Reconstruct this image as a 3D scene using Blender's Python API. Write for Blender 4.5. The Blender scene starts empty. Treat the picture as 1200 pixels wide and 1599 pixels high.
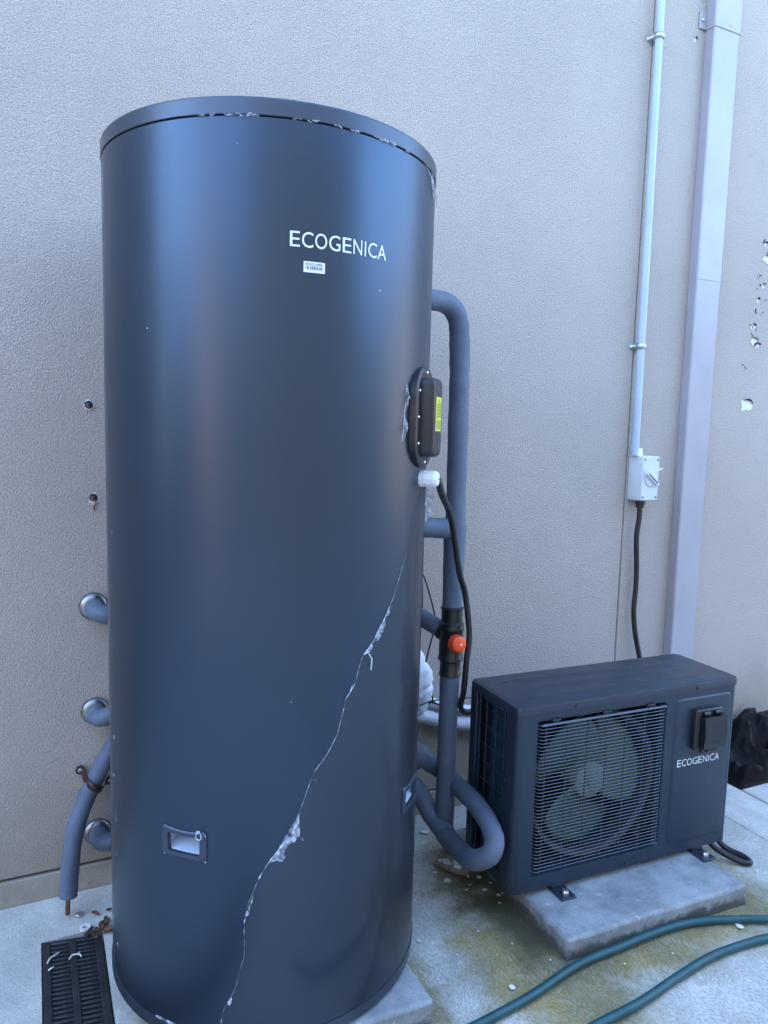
import bpy, math, random
from math import sin, cos, pi, radians as rad
from mathutils import Vector, Matrix, noise
random.seed(7)
scene = bpy.context.scene
COL = scene.collection

# ------------------------------------------------------------------ camera
cd = bpy.data.cameras.new('camera'); cam = bpy.data.objects.new('camera', cd); COL.objects.link(cam)
cd.sensor_fit = 'VERTICAL'; cd.sensor_height = 36.0; cd.lens = 25.73
cd.clip_start = 0.05; cd.clip_end = 3000
F = Vector((0.42974, 0.89639, -0.10866)); Rv = Vector((0.90265, -0.42958, 0.02608)); Uv = Vector((0.0233, 0.10929, 0.99374))
cam.matrix_world = Matrix(((Rv.x, Uv.x, -F.x, 0.0), (Rv.y, Uv.y, -F.y, -1.9384), (Rv.z, Uv.z, -F.z, 1.206), (0, 0, 0, 1)))
scene.camera = cam

# ------------------------------------------------------------------ sky, sun, exposure
SUN_EL, SUN_AZ = rad(30), rad(-50)          # sun stands behind the wall (azimuth from +y towards +x)
world = bpy.data.worlds.new('World'); scene.world = world; world.use_nodes = True
wn = world.node_tree.nodes; wl = world.node_tree.links
bg = wn['Background']; sky = wn.new('ShaderNodeTexSky'); sky.sky_type = 'NISHITA'; sky.sun_disc = False
sky.sun_elevation = SUN_EL; sky.sun_rotation = SUN_AZ; sky.air_density = 1.0; sky.dust_density = 0.6; sky.ozone_density = 2.0
wl.new(sky.outputs[0], bg.inputs[0]); bg.inputs[1].default_value = 0.15
sd = bpy.data.lights.new('sun', 'SUN'); sd.energy = 3.5; sd.angle = rad(0.53); sd.color = (1.0, 0.9, 0.78)
sun = bpy.data.objects.new('sun', sd); COL.objects.link(sun)
sdir = Vector((sin(SUN_AZ)*cos(SUN_EL), cos(SUN_AZ)*cos(SUN_EL), sin(SUN_EL)))
sun.rotation_euler = sdir.to_track_quat('Z', 'Y').to_euler()
scene.view_settings.view_transform = 'Standard'; scene.view_settings.look = 'None'
scene.view_settings.exposure = 3.42
scene.cycles.max_bounces = 6; scene.cycles.diffuse_bounces = 3; scene.cycles.glossy_bounces = 3; scene.cycles.transparent_max_bounces = 8; scene.cycles.caustics_reflective = False; scene.cycles.caustics_refractive = False; scene.view_settings.gamma = 1.0

# ------------------------------------------------------------------ materials
def newmat(name):
    m = bpy.data.materials.new(name); m.use_nodes = True
    nt = m.node_tree; return m, nt, nt.nodes, nt.links, nt.nodes['Principled BSDF']
def noise_node(nt, scale, detail=3, rough=.55, co=None, dist=0):
    n = nt.nodes.new('ShaderNodeTexNoise'); n.inputs['Scale'].default_value = scale; n.inputs['Detail'].default_value = detail
    n.inputs['Roughness'].default_value = rough; n.inputs['Distortion'].default_value = dist
    if co is not None: nt.links.new(co, n.inputs['Vector'])
    return n.outputs['Fac']
def coords(nt, out='Object'): return nt.nodes.new('ShaderNodeTexCoord').outputs[out]
def mathn(nt, op, a, b=None, c=None, clamp=False):
    n = nt.nodes.new('ShaderNodeMath'); n.operation = op; n.use_clamp = clamp
    for i, x in enumerate((a, b, c)):
        if x is None: continue
        if isinstance(x, (int, float)): n.inputs[i].default_value = x
        else: nt.links.new(x, n.inputs[i])
    return n.outputs[0]
def ramp(nt, fac, lo, hi, a=0.0, b=1.0):
    n = nt.nodes.new('ShaderNodeMapRange'); n.interpolation_type = 'SMOOTHSTEP'
    nt.links.new(fac, n.inputs[0])
    for i, x in enumerate((lo, hi, a, b)): n.inputs[i+1].default_value = x
    return n.outputs[0]
def mixc(nt, fac, a, b, mode='MIX'):
    n = nt.nodes.new('ShaderNodeMix'); n.data_type = 'RGBA'; n.blend_type = mode
    if isinstance(fac, (int, float)): n.inputs[0].default_value = fac
    else: nt.links.new(fac, n.inputs[0])
    for i, x in ((6, a), (7, b)):
        if isinstance(x, tuple): n.inputs[i].default_value = (*x[:3], 1)
        else: nt.links.new(x, n.inputs[i])
    return n.outputs[2]
def bump(nt, b, h, dist, strength=1.0):
    n = nt.nodes.new('ShaderNodeBump'); n.inputs['Distance'].default_value = dist; n.inputs['Strength'].default_value = strength
    nt.links.new(h, n.inputs['Height']); nt.links.new(n.outputs[0], b.inputs['Normal']); return n
def pm(name, col, rough=.5, metal=0.0, var=.15, vs=12, bmp=0.0, bs=150, coat=0.0, spec=.5, rvar=.1, dirt=None):
    m, nt, N, L, b = newmat(name); co = coords(nt)
    f = ramp(nt, noise_node(nt, vs, 4, .6, co), .3, .7)
    c = mixc(nt, f, tuple(x*(1-var) for x in col), tuple(min(1, x*(1+var)) for x in col))
    if dirt:
        d = ramp(nt, noise_node(nt, vs*3.3, 6, .7, co), .56, .75); c = mixc(nt, mathn(nt, 'MULTIPLY', d, dirt[3]), c, tuple(dirt[:3]))
    L.new(c, b.inputs['Base Color'])
    r = ramp(nt, noise_node(nt, vs*2.1, 3, .6, co), .25, .75, max(.02, rough-rvar), min(1, rough+rvar)); L.new(r, b.inputs['Roughness'])
    b.inputs['Metallic'].default_value = metal; b.inputs['Specular IOR Level'].default_value = spec
    b.inputs['Coat Weight'].default_value = coat; b.inputs['Coat Roughness'].default_value = .1
    if bmp: bump(nt, b, noise_node(nt, bs, 3, .6, co), bmp)
    return m
def stucco_mat():
    m, nt, N, L, b = newmat('wall_render'); co = coords(nt)
    big = ramp(nt, noise_node(nt, 1.3, 4, .6, co), .3, .7)
    c = mixc(nt, big, (.48, .425, .37), (.545, .482, .42))
    fine = noise_node(nt, 260, 3, .65, co)
    c = mixc(nt, ramp(nt, fine, .40, .56), mixc(nt, .42, c, (.24, .205, .175)), c)
    c = mixc(nt, ramp(nt, fine, .60, .70, 0, .45), c, (.74, .68, .60))
    sz = N.new('ShaderNodeSeparateXYZ'); L.new(co, sz.inputs[0])
    splash = ramp(nt, mathn(nt, 'ADD', sz.outputs[2], mathn(nt, 'MULTIPLY', mathn(nt, 'SUBTRACT', noise_node(nt, 6, 6, .7, co), .5), .5)), .05, .42, .5, 0.0)
    c = mixc(nt, splash, c, (.29, .25, .19))
    stain = ramp(nt, noise_node(nt, 5, 6, .7, co), .62, .8)
    c = mixc(nt, mathn(nt, 'MULTIPLY', stain, .25), c, (.30, .24, .18))
    L.new(c, b.inputs['Base Color']); b.inputs['Roughness'].default_value = .72; b.inputs['Specular IOR Level'].default_value = .4
    v = N.new('ShaderNodeTexVoronoi'); v.feature = 'F1'; v.inputs['Scale'].default_value = 290; L.new(co, v.inputs['Vector'])
    dome = mathn(nt, 'POWER', mathn(nt, 'SUBTRACT', 1.0, v.outputs['Distance'], clamp=True), 1.5)
    h = mathn(nt, 'ADD', mathn(nt, 'MULTIPLY', dome, 1.0), mathn(nt, 'ADD', mathn(nt, 'MULTIPLY', noise_node(nt, 320, 4, .7, co), 1.0), mathn(nt, 'MULTIPLY', noise_node(nt, 14, 2, .5, co), .2)))
    bump(nt, b, h, .0030, .9)
    return m
def box_sdf(nt, co, cx, cy, hx, hy):
    s = nt.nodes.new('ShaderNodeSeparateXYZ'); nt.links.new(co, s.inputs[0])
    dx = mathn(nt, 'MAXIMUM', mathn(nt, 'SUBTRACT', mathn(nt, 'ABSOLUTE', mathn(nt, 'SUBTRACT', s.outputs[0], cx)), hx), 0.0)
    dy = mathn(nt, 'MAXIMUM', mathn(nt, 'SUBTRACT', mathn(nt, 'ABSOLUTE', mathn(nt, 'SUBTRACT', s.outputs[1], cy)), hy), 0.0)
    return mathn(nt, 'SQRT', mathn(nt, 'ADD', mathn(nt, 'MULTIPLY', dx, dx), mathn(nt, 'MULTIPLY', dy, dy)))
def concrete_mat():
    m, nt, N, L, b = newmat('broomed_concrete'); co = coords(nt)
    # swirled trowel marks: bands along a warped coordinate
    nz = N.new('ShaderNodeTexNoise'); nz.inputs['Scale'].default_value = 4.5; nz.inputs['Detail'].default_value = 3; L.new(co, nz.inputs['Vector'])
    sc = N.new('ShaderNodeVectorMath'); sc.operation = 'SCALE'; sc.inputs['Scale'].default_value = .16; L.new(nz.outputs['Color'], sc.inputs[0])
    ad = N.new('ShaderNodeVectorMath'); ad.operation = 'ADD'; L.new(co, ad.inputs[0]); L.new(sc.outputs[0], ad.inputs[1])
    mp = N.new('ShaderNodeMapping'); mp.inputs['Scale'].default_value = (300, 85, 1); mp.inputs['Rotation'].default_value = (0, 0, rad(62)); L.new(ad.outputs[0], mp.inputs['Vector'])
    br = noise_node(nt, 1.0, 4, .65, mp.outputs[0], .2)
    s = N.new('ShaderNodeSeparateXYZ'); L.new(co, s.inputs[0])
    right = mathn(nt, 'MULTIPLY', ramp(nt, s.outputs[0], .45, .8), ramp(nt, s.outputs[0], 1.95, 2.05, 1.0, .25))               # broomed only on the slab side, smoother path at left
    grain = noise_node(nt, 240, 4, .7, co)
    mid = noise_node(nt, 9, 6, .65, co)
    base = mixc(nt, ramp(nt, mid, .3, .72), (.50, .50, .46), (.68, .68, .625))
    base = mixc(nt, mathn(nt, 'MULTIPLY', ramp(nt, br, .40, .53, 1.0, 0.0), mathn(nt, 'MULTIPLY', right, .65)), base, (.33, .315, .265))
    base = mixc(nt, mathn(nt, 'MULTIPLY', ramp(nt, br, .58, .67), mathn(nt, 'MULTIPLY', right, .75)), base, (.74, .73, .68))
    base = mixc(nt, ramp(nt, grain, .50, .60, 0, .55), base, (.30, .29, .25))
    # algae and run-off stains round the two plinth slabs
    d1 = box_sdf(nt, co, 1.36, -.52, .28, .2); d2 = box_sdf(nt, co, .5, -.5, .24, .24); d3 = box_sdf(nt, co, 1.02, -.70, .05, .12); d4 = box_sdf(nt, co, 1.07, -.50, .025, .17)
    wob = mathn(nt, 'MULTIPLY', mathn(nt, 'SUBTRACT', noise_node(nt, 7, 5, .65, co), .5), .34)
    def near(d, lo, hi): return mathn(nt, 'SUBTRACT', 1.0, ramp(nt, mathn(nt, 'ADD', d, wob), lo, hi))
    st = mathn(nt, 'MAXIMUM', near(d1, .04, .20), mathn(nt, 'MAXIMUM', mathn(nt, 'MULTIPLY', near(d2, .0, .10), .9), mathn(nt, 'MULTIPLY', near(d3, .02, .20), 1.0)))
    st = mathn(nt, 'MULTIPLY', st, ramp(nt, noise_node(nt, 30, 5, .7, co), .2, .55, .75, 1))
    st = mathn(nt, 'MULTIPLY', st, ramp(nt, br, .3, .66, 1.0, .72))
    alg = mixc(nt, ramp(nt, noise_node(nt, 5, 3, .5, co), .35, .65), (.29, .205, .035), (.18, .145, .035))
    c = mixc(nt, mathn(nt, 'MULTIPLY', st, .95), base, alg)
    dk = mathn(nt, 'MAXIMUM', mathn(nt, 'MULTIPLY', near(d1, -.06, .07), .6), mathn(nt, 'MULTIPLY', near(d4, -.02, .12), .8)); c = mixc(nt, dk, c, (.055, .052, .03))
    L.new(c, b.inputs['Base Color']); b.inputs['Roughness'].default_value = .8; b.inputs['Specular IOR Level'].default_value = .3
    h = mathn(nt, 'ADD', mathn(nt, 'MULTIPLY', mathn(nt, 'MULTIPLY', br, right), .9), mathn(nt, 'ADD', mathn(nt, 'MULTIPLY', grain, .35), mathn(nt, 'MULTIPLY', mid, .9)))
    bump(nt, b, h, .005, .9)
    return m
def slab_mat():
    m, nt, N, L, b = newmat('cast_concrete'); co = coords(nt)
    mid = noise_node(nt, 11, 6, .68, co); grain = noise_node(nt, 260, 4, .7, co)
    c = mixc(nt, ramp(nt, mid, .3, .7), (.18, .20, .205), (.34, .37, .375))
    s = N.new('ShaderNodeSeparateXYZ'); L.new(co, s.inputs[0])
    damp = mathn(nt, 'SUBTRACT', 1.0, ramp(nt, mathn(nt, 'ADD', s.outputs[2], mathn(nt, 'MULTIPLY', mathn(nt, 'SUBTRACT', noise_node(nt, 16, 5, .7, co), .5), .085)), .014, .034))
    c = mixc(nt, mathn(nt, 'MULTIPLY', damp, .9), c, (.06, .06, .05))
    c = mixc(nt, ramp(nt, grain, .54, .64, 0, .5), c, (.13, .13, .125))
    c = mixc(nt, ramp(nt, noise_node(nt, 46, 5, .7, co), .58, .70, 0, .6), c, (.15, .15, .14))
    c = mixc(nt, ramp(nt, noise_node(nt, 30, 4, .7, co), .62, .72, 0, .5), c, (.52, .53, .52))
    L.new(c, b.inputs['Base Color']); b.inputs['Roughness'].default_value = .78
    bump(nt, b, mathn(nt, 'ADD', mid, mathn(nt, 'MULTIPLY', grain, .4)), .003, .8)
    return m
def film_mat(name, op, col=(.8, .85, .9), rough=.08, wr=0.0):
    m, nt, N, L, b = newmat(name); co = coords(nt)
    tr = N.new('ShaderNodeBsdfTransparent'); gl = N.new('ShaderNodeBsdfGlossy'); gl.inputs['Roughness'].default_value = rough
    fr = N.new('ShaderNodeFresnel'); fr.inputs['IOR'].default_value = 1.45
    mx = N.new('ShaderNodeMixShader'); L.new(mathn(nt, 'MULTIPLY', fr.outputs[0], .5), mx.inputs[0]); L.new(tr.outputs[0], mx.inputs[1]); L.new(gl.outputs[0], mx.inputs[2])
    df = N.new('ShaderNodeBsdfDiffuse'); df.inputs['Color'].default_value = (*col, 1)
    m2 = N.new('ShaderNodeMixShader')
    f = mathn(nt, 'MULTIPLY', ramp(nt, noise_node(nt, 90, 3, .6, co), .3, .7), op*1.6, clamp=True) if op > .1 else None
    if f is not None: L.new(f, m2.inputs[0])
    else: m2.inputs[0].default_value = op
    L.new(mx.outputs[0], m2.inputs[1]); L.new(df.outputs[0], m2.inputs[2])
    L.new(m2.outputs[0], N['Material Output'].inputs['Surface']); N.remove(b)
    if wr:
        bn = N.new('ShaderNodeBump'); bn.inputs['Distance'].default_value = wr; L.new(noise_node(nt, 9, 2, .5, co), bn.inputs['Height'])
        L.new(bn.outputs[0], gl.inputs['Normal']); L.new(bn.outputs[0], fr.inputs['Normal'])
    return m

MT = dict(
    stucco=stucco_mat(), concrete=concrete_mat(), slab=slab_mat(),
    plinth=pm('plinth_concrete', (.36, .33, .27), .85, var=.16, vs=9, bmp=.003, bs=160, dirt=(.16, .14, .1, .5)),
    sealant=pm('joint_sealant', (.2, .18, .16), .7, var=.2),
    gap=pm('dark_gap', (.02, .02, .02), .9),
    tank=pm('satin_tank_paint', (.047, .070, .105), .345, metal=.85, var=.03, vs=3, rvar=.015, spec=.5),
    lid=pm('satin_lid_paint', (.06, .076, .104), .34, metal=.6, var=.04, vs=6, rvar=.03),
    unit=pm('unit_powder_coat', (.017, .029, .048), .34, metal=.05, var=.07, vs=6, bmp=.0002, bs=900, rvar=.05, spec=.5, dirt=(.08, .12, .17, .12)),
    wire=pm('grille_wire_paint', (.10, .13, .17), .42, metal=.1, var=.1, vs=30),
    black=pm('black_plastic', (.012, .013, .016), .38, var=.2, vs=30, bmp=.0003, bs=500),
    blackgloss=pm('smoky_plastic', (.01, .011, .012), .12, var=.2, rvar=.03),
    coverplastic=pm('cover_plastic', (.013, .013, .016), .42, var=.1, vs=30),
    rubber=pm('black_cable_sheath', (.012, .013, .016), .45, var=.2, vs=40),
    foam=pm('grey_foam_lagging', (.10, .13, .18), .66, var=.10, vs=14, bmp=.0012, bs=140, dirt=(.16, .19, .25, .35)),
    steel=pm('brushed_steel', (.26, .27, .28), .34, metal=1.0, var=.15, vs=30),
    zinc=pm('zinc_screw', (.75, .75, .76), .25, metal=1.0, var=.1, vs=40),
    copper=pm('dull_copper', (.2, .09, .055), .45, metal=.6, var=.25, vs=60),
    clip=pm('brown_clip', (.055, .02, .018), .4, metal=.3, var=.25, vs=60),
    white=pm('white_plastic', (.78, .8, .8), .4, var=.04, vs=20),
    conduit=pm('grey_pvc', (.41, .50, .60), .42, var=.05, vs=8),
    isolator=pm('pale_grey_plastic', (.6, .64, .66), .38, var=.04, vs=20),
    downpipe=pm('painted_steel_pipe', (.36, .35, .37), .34, var=.05, vs=4, rvar=.05, dirt=(.29, .28, .28, .25)),
    galv=pm('galvanised', (.55, .56, .56), .35, metal=.85, var=.15, vs=60),
    print_white=pm('white_print', (.72, .78, .8), .45, var=.03),
    print_black=pm('black_print', (.02, .022, .03), .5, var=.05),
    label_yellow=pm('yellow_label', (.62, .68, .07), .45, var=.04, vs=30),
    sticker=pm('white_sticker', (.75, .8, .8), .4, var=.03),
    orange=pm('orange_plastic', (.9, .085, .015), .35, var=.06, vs=50),
    fan=pm('fan_plastic', (.045, .068, .053), .45, var=.1, vs=12),
    fanhub=pm('fan_hub_plastic', (.11, .145, .12), .4, var=.08, vs=20), inner=pm('unit_interior', (.018, .02, .028), .6, var=.2),
    coil=pm('coil_fins', (.016, .06, .078), .5, metal=.3, var=.25, vs=22, bmp=.001, bs=400),
    lagwhite=pm('white_lagging', (.72, .74, .78), .6, var=.06, vs=16, bmp=.003, bs=60),
    hose=pm('green_hose', (.011, .07, .08), .4, var=.15, vs=25, dirt=(.06, .13, .13, .4)),
    bag=pm('black_bag', (.0022, .0025, .0032), .6, var=.3, vs=12, bmp=.001, bs=60, spec=.15),
    flake=pm('paint_flake', (.7, .69, .62), .7, var=.1, vs=40),
    plaster=pm('bare_plaster', (.74, .74, .73), .8, var=.08, vs=60, bmp=.001, bs=300),
    board=pm('broken_board', (.26, .2, .14), .8, var=.3, vs=40, bmp=.002, bs=120, dirt=(.5, .46, .4, .7)),
    leaf=pm('dry_leaf', (.16, .075, .035), .7, var=.35, vs=50),
    debris=pm('damp_debris', (.05, .035, .028), .8, var=.4, vs=60, bmp=.003, bs=200),
    grate=pm('black_grate', (.022, .024, .028), .5, var=.3, vs=20, dirt=(.16, .16, .16, .35)),
    film=film_mat('clear_film', .012, rough=.07, wr=.004),
    scrap=film_mat('torn_film', .26, (.75, .82, .92), .12),
    scrapw=film_mat('bunched_film', .4, (.8, .86, .95), .15),
    brick=pm('sunlit_brick', (.78, .45, .31), .85, var=.2, vs=8), darkclad=pm('dark_cladding', (.09, .09, .09), .7, var=.2, vs=2),
    rooftile=pm('roof_tile', (.12, .1, .09), .8, var=.2), soil=pm('yard_ground', (.22, .21, .2), .9, var=.25, vs=1.2, bmp=.01, bs=20),
    paleclad=pm('pale_cladding', (.5, .49, .46), .8, var=.1, vs=2), tan=pm('tan_render', (.34, .27, .22), .8, var=.1, vs=2), glass=pm('window_glass', (.02, .025, .03), .08, var=.05),
)

def ripple(m, dist, scale):
    nt = m.node_tree; b = nt.nodes['Principled BSDF']; mp = nt.nodes.new('ShaderNodeMapping'); mp.inputs['Scale'].default_value = (1, 1, .45); nt.links.new(coords(nt), mp.inputs['Vector'])
    bump(nt, b, noise_node(nt, scale, 2, .5, mp.outputs[0]), dist)
ripple(MT['tank'], .0022, 5.0)
# ------------------------------------------------------------------ mesh helpers
class MB:
    def __init__(self): self.v = []; self.f = []
    def add(self, vs, fs):
        o = len(self.v); self.v += [tuple(p) for p in vs]; self.f += [tuple(i+o for i in f) for f in fs]; return self
    def box(self, x0, x1, y0, y1, z0, z1):
        return self.add([(x0, y0, z0), (x1, y0, z0), (x1, y1, z0), (x0, y1, z0), (x0, y0, z1), (x1, y0, z1), (x1, y1, z1), (x0, y1, z1)],
                        [(3, 2, 1, 0), (4, 5, 6, 7), (0, 1, 5, 4), (1, 2, 6, 5), (2, 3, 7, 6), (3, 0, 4, 7)])
    def rings(self, rings, closed=True, cap=True):
        n = len(rings[0]); vs = [p for r in rings for p in r]; fs = []
        for i in range(len(rings)-1):
            for j in range(n if closed else n-1):
                k = (j+1) % n; fs.append((i*n+j, i*n+k, (i+1)*n+k, (i+1)*n+j))
        if cap and closed: fs.append(tuple(range(n-1, -1, -1))); fs.append(tuple((len(rings)-1)*n+j for j in range(n)))
        return self.add(vs, fs)
    def tube(self, pts, r, n=16, cap=True, rfun=None):
        pts = [Vector(p) for p in pts]; rr = []
        t0 = (pts[1]-pts[0]).normalized(); ref = Vector((0, 0, 1)) if abs(t0.z) < .9 else Vector((1, 0, 0))
        u = t0.cross(ref).normalized()
        for i, p in enumerate(pts):
            t = (pts[min(i+1, len(pts)-1)]-pts[max(i-1, 0)]).normalized()
            u = (u-t*u.dot(t)).normalized(); w = t.cross(u)
            ri = r if rfun is None else r*rfun(i/(len(pts)-1), i)
            rr.append([p+u*(ri*cos(2*pi*k/n))+w*(ri*sin(2*pi*k/n)) for k in range(n)])
        return self.rings(rr, True, cap)
    def lathe(self, prof, origin, axis, n=32):
        a = Vector(axis).normalized(); ref = Vector((0, 0, 1)) if abs(a.z) < .9 else Vector((1, 0, 0))
        u = a.cross(ref).normalized(); w = a.cross(u); o = Vector(origin)
        return self.rings([[o+a*h+u*(r*cos(2*pi*k/n))+w*(r*sin(2*pi*k/n)) for k in range(n)] for r, h in prof])
    def prism(self, poly, z0, z1):      # polygon (x,y) extruded in z
        n = len(poly)
        return self.add([(x, y, z0) for x, y in poly]+[(x, y, z1) for x, y in poly],
                        [tuple(range(n-1, -1, -1)), tuple(range(n, 2*n))]+[(i, (i+1) % n, n+(i+1) % n, n+i) for i in range(n)])
    def map(self, fn): self.v = [tuple(fn(Vector(p))) for p in self.v]; return self
    def mesh(self, name, mat, smooth=40):
        me = bpy.data.meshes.new(name); me.from_pydata(self.v, [], self.f); me.update()
        if mat is not None: me.materials.append(MT[mat])
        if smooth:
            me.shade_smooth(); me.set_sharp_from_angle(angle=rad(smooth))
        return me
def spline(pts, per=8):
    P = [Vector(p) for p in pts]; P = [P[0]*2-P[1]]+P+[P[-1]*2-P[-2]]; out = []
    for i in range(1, len(P)-2):
        a, b, c, d = P[i-1:i+3]
        for k in range(per):
            t = k/per; out.append(.5*((2*b)+(c-a)*t+(2*a-5*b+4*c-d)*t*t+(3*b-a-3*c+d)*t**3))
    return out+[P[-2]]
def fillet(pts, r, per=8):
    """polyline with rounded corners"""
    P = [Vector(p) for p in pts]; out = [P[0]]
    for i in range(1, len(P)-1):
        a = (P[i-1]-P[i]); b = (P[i+1]-P[i]); q = min(r, a.length*.49, b.length*.49); s = P[i]+a.normalized()*q; e = P[i]+b.normalized()*q
        for k in range(per+1):
            t = k/per; out.append(s*(1-t)**2+P[i]*2*t*(1-t)+e*t*t)
    return out+[P[-1]]
def densify(pts, step):
    out = []
    for a, b in zip(pts[:-1], pts[1:]):
        n = max(1, int((b-a).length/step))
        out += [a+(b-a)*(k/n) for k in range(n)]
    return out+[pts[-1]]
def blob2(n, r, jag, seed, ax=1.0):
    rnd = random.Random(seed)
    return [((r*ax*(1+rnd.uniform(-jag, jag)))*cos(2*pi*k/n), (r*(1+rnd.uniform(-jag, jag)))*sin(2*pi*k/n)) for k in range(n)]
def rrect(x0, x1, y0, y1, r, n=5):
    out = []
    for cx, cy, a0 in ((x1-r, y1-r, 0), (x0+r, y1-r, 90), (x0+r, y0+r, 180), (x1-r, y0+r, 270)):
        for k in range(n+1): a = rad(a0+90*k/n); out.append((cx+r*cos(a), cy+r*sin(a)))
    return out
def obj(name, me, parent=None, bevel=0, seg=2, loc=None):
    o = bpy.data.objects.new(name, me); COL.objects.link(o)
    if parent is not None:
        o.parent = parent
        if parent.type == 'EMPTY' and not parent.get('_loc'): o.matrix_parent_inverse = Matrix.Translation(-parent.location)
    if loc is not None: o.location = loc
    if bevel:
        b = o.modifiers.new('bevel', 'BEVEL'); b.width = bevel; b.segments = seg; b.limit_method = 'ANGLE'; b.angle_limit = rad(40)
    return o
def part(name, mb, mat, parent, bevel=0, smooth=40, seg=2): return obj(name, mb.mesh(name, mat, smooth), parent, bevel, seg)
def tag(o, label, cat=None, group=None):
    o['label'] = label
    if cat: o['category'] = cat
    if group: o['group'] = group
    return o
LOCALS = []
def thing(name, label, cat, loc, group=None, rotz=0, local=False):
    o = bpy.data.objects.new(name, None); COL.objects.link(o); o.location = loc; o.rotation_euler = (0, 0, rotz); o.empty_display_size = .05
    if local: o['_loc'] = 1; LOCALS.append(o)
    return tag(o, label, cat, group)
def struct(o): o['kind'] = 'structure'; return o
def text_mesh(txt, mat, width, height, name='lettering'):
    """flat text mesh in xz, scaled to width x height, origin at lower left"""
    cu = bpy.data.curves.new('t', 'FONT'); cu.body = txt; cu.size = 1; cu.resolution_u = 3; cu.fill_mode = 'FRONT'
    o = bpy.data.objects.new('t', cu); COL.objects.link(o); bpy.context.view_layer.update()
    me = o.evaluated_get(bpy.context.evaluated_depsgraph_get()).to_mesh()
    vs = [v.co.copy() for v in me.vertices]; fs = [tuple(p.vertices) for p in me.polygons]
    o.evaluated_get(bpy.context.evaluated_depsgraph_get()).to_mesh_clear(); bpy.data.objects.remove(o); bpy.data.curves.remove(cu)
    x0 = min(v.x for v in vs); x1 = max(v.x for v in vs); y0 = min(v.y for v in vs); y1 = max(v.y for v in vs)
    m = MB(); m.add([((v.x-x0)/(x1-x0)*width, 0, (v.y-y0)/(y1-y0)*height) for v in vs], fs); return m

GLYPH = {'E': (79, 534, 667), 'C': (50, 622, 722), 'O': (48, 682, 778), 'G': (53, 668, 778), 'N': (76, 569, 722), 'I': (93, 95, 278), 'A': (-1, 669, 667)}
def word_mesh(txt, width, height):
    m = MB(); x = 0.0; items = []
    for ch in txt: l, w, ad = GLYPH[ch]; items.append((ch, x+l, w)); x += ad
    x0 = items[0][1]; x1 = items[-1][1]+items[-1][2]; k = width/(x1-x0)
    for ch, gx, w in items:
        t = text_mesh(ch, None, w*k, height*(1.03 if ch in 'COG' else 1.0)); dz = -.015*height if ch in 'COG' else 0
        t.map(lambda p: (p.x+(gx-x0)*k, p.y, p.z+dz)); m.add(t.v, t.f)
    return m
# ------------------------------------------------------------------ ground
g = struct(obj('ground', MB().add([(-600, -600, -.03), (600, -600, -.03), (600, 600, -.03), (-600, 600, -.03)], [(0, 1, 2, 3)]).mesh('ground', 'soil')))
def panel(xs, ys, hole=None):
    """concrete panel made of cells so that the drain opening can stay empty; gently uneven"""
    m = MB(); idx = {}
    def vid(x, y):
        k = (round(x, 4), round(y, 4))
        if k not in idx: idx[k] = len(m.v); m.v.append((x, y, 0.0))
        return idx[k]
    for a, b in zip(xs[:-1], xs[1:]):
        for c, d in zip(ys[:-1], ys[1:]):
            if hole and hole[0]-1e-6 <= a and b <= hole[1]+1e-6 and hole[2]-1e-6 <= c and d <= hole[3]+1e-6: continue
            m.f.append((vid(a, c), vid(b, c), vid(b, d), vid(a, d)))
    n = len(m.v); edges = {}
    for f in m.f:
        for i in range(4): e = (f[i], f[(i+1) % 4]); edges[e] = 1
    m.v += [(x, y, -.08) for x, y, z in m.v]
    m.f += [(b, a, a+n, b+n) for a, b in edges if (b, a) not in edges]
    def up(p):
        h = .0025*noise.noise(Vector((p.x*4, p.y*4, 0)))
        return (p.x, p.y, p.z+(h if p.z > -.01 else 0))
    return m.map(up)
def lin(a, b, n): return [a+(b-a)*i/n for i in range(n+1)]
GX0, GX1, GY0, GY1 = -.012, .122, -1.2, -.172
p1 = part('concrete_panel', panel(sorted(lin(-4, -.3, 6)+lin(-.2, GX0, 4)+lin(GX0, GX1, 3)[1:]+lin(.2, 1.985, 30)), sorted(lin(-4.4, -1.3, 6)+lin(GY0, GY1, 16)+lin(-.13, -.005, 3)), (GX0, GX1, GY0, GY1)), 'concrete', g)
p2 = part('concrete_panel', panel(lin(1.989, 2.192, 6), lin(-4.4, -.005, 40)), 'concrete', g, bevel=.003)
p3 = part('concrete_panel', panel(lin(2.203, 7, 30), lin(-4.4, -.005, 30)), 'concrete', g, bevel=.004)

# ------------------------------------------------------------------ wall
wall = thing('rendered_wall', 'tall taupe textured render wall behind the tank and the fan unit', 'wall', (1.8, .1, 0))
WH, JX, ZG = 4.4, 1.861, .066
part('render_panel', MB().box(-14, JX-.0022, 0, .25, ZG+.007, WH), 'stucco', wall, bevel=.003)
part('render_panel', MB().box(JX+.0022, 9.5, 0, .25, ZG+.007, WH), 'stucco', wall, bevel=.003)
part('joint_sealant', MB().box(JX-.004, JX+.004, .004, .2, ZG+.008, WH-.01), 'sealant', wall)
part('shadow_gap', MB().box(-13.9, 9.4, .018, .2, ZG-.005, ZG+.012), 'gap', wall)
part('plinth', MB().box(-14, 9.5, -.003, .25, -.08, ZG), 'plinth', wall, bevel=.004)
def wall_patch(name, x, z, poly, mat, th=.0015, y=0.0):
    m = MB().prism(poly, 0, th); m.map(lambda p: (x+p.x, y-p.z, z+p.y)); return part(name, m, mat, wall, smooth=0)
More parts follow.
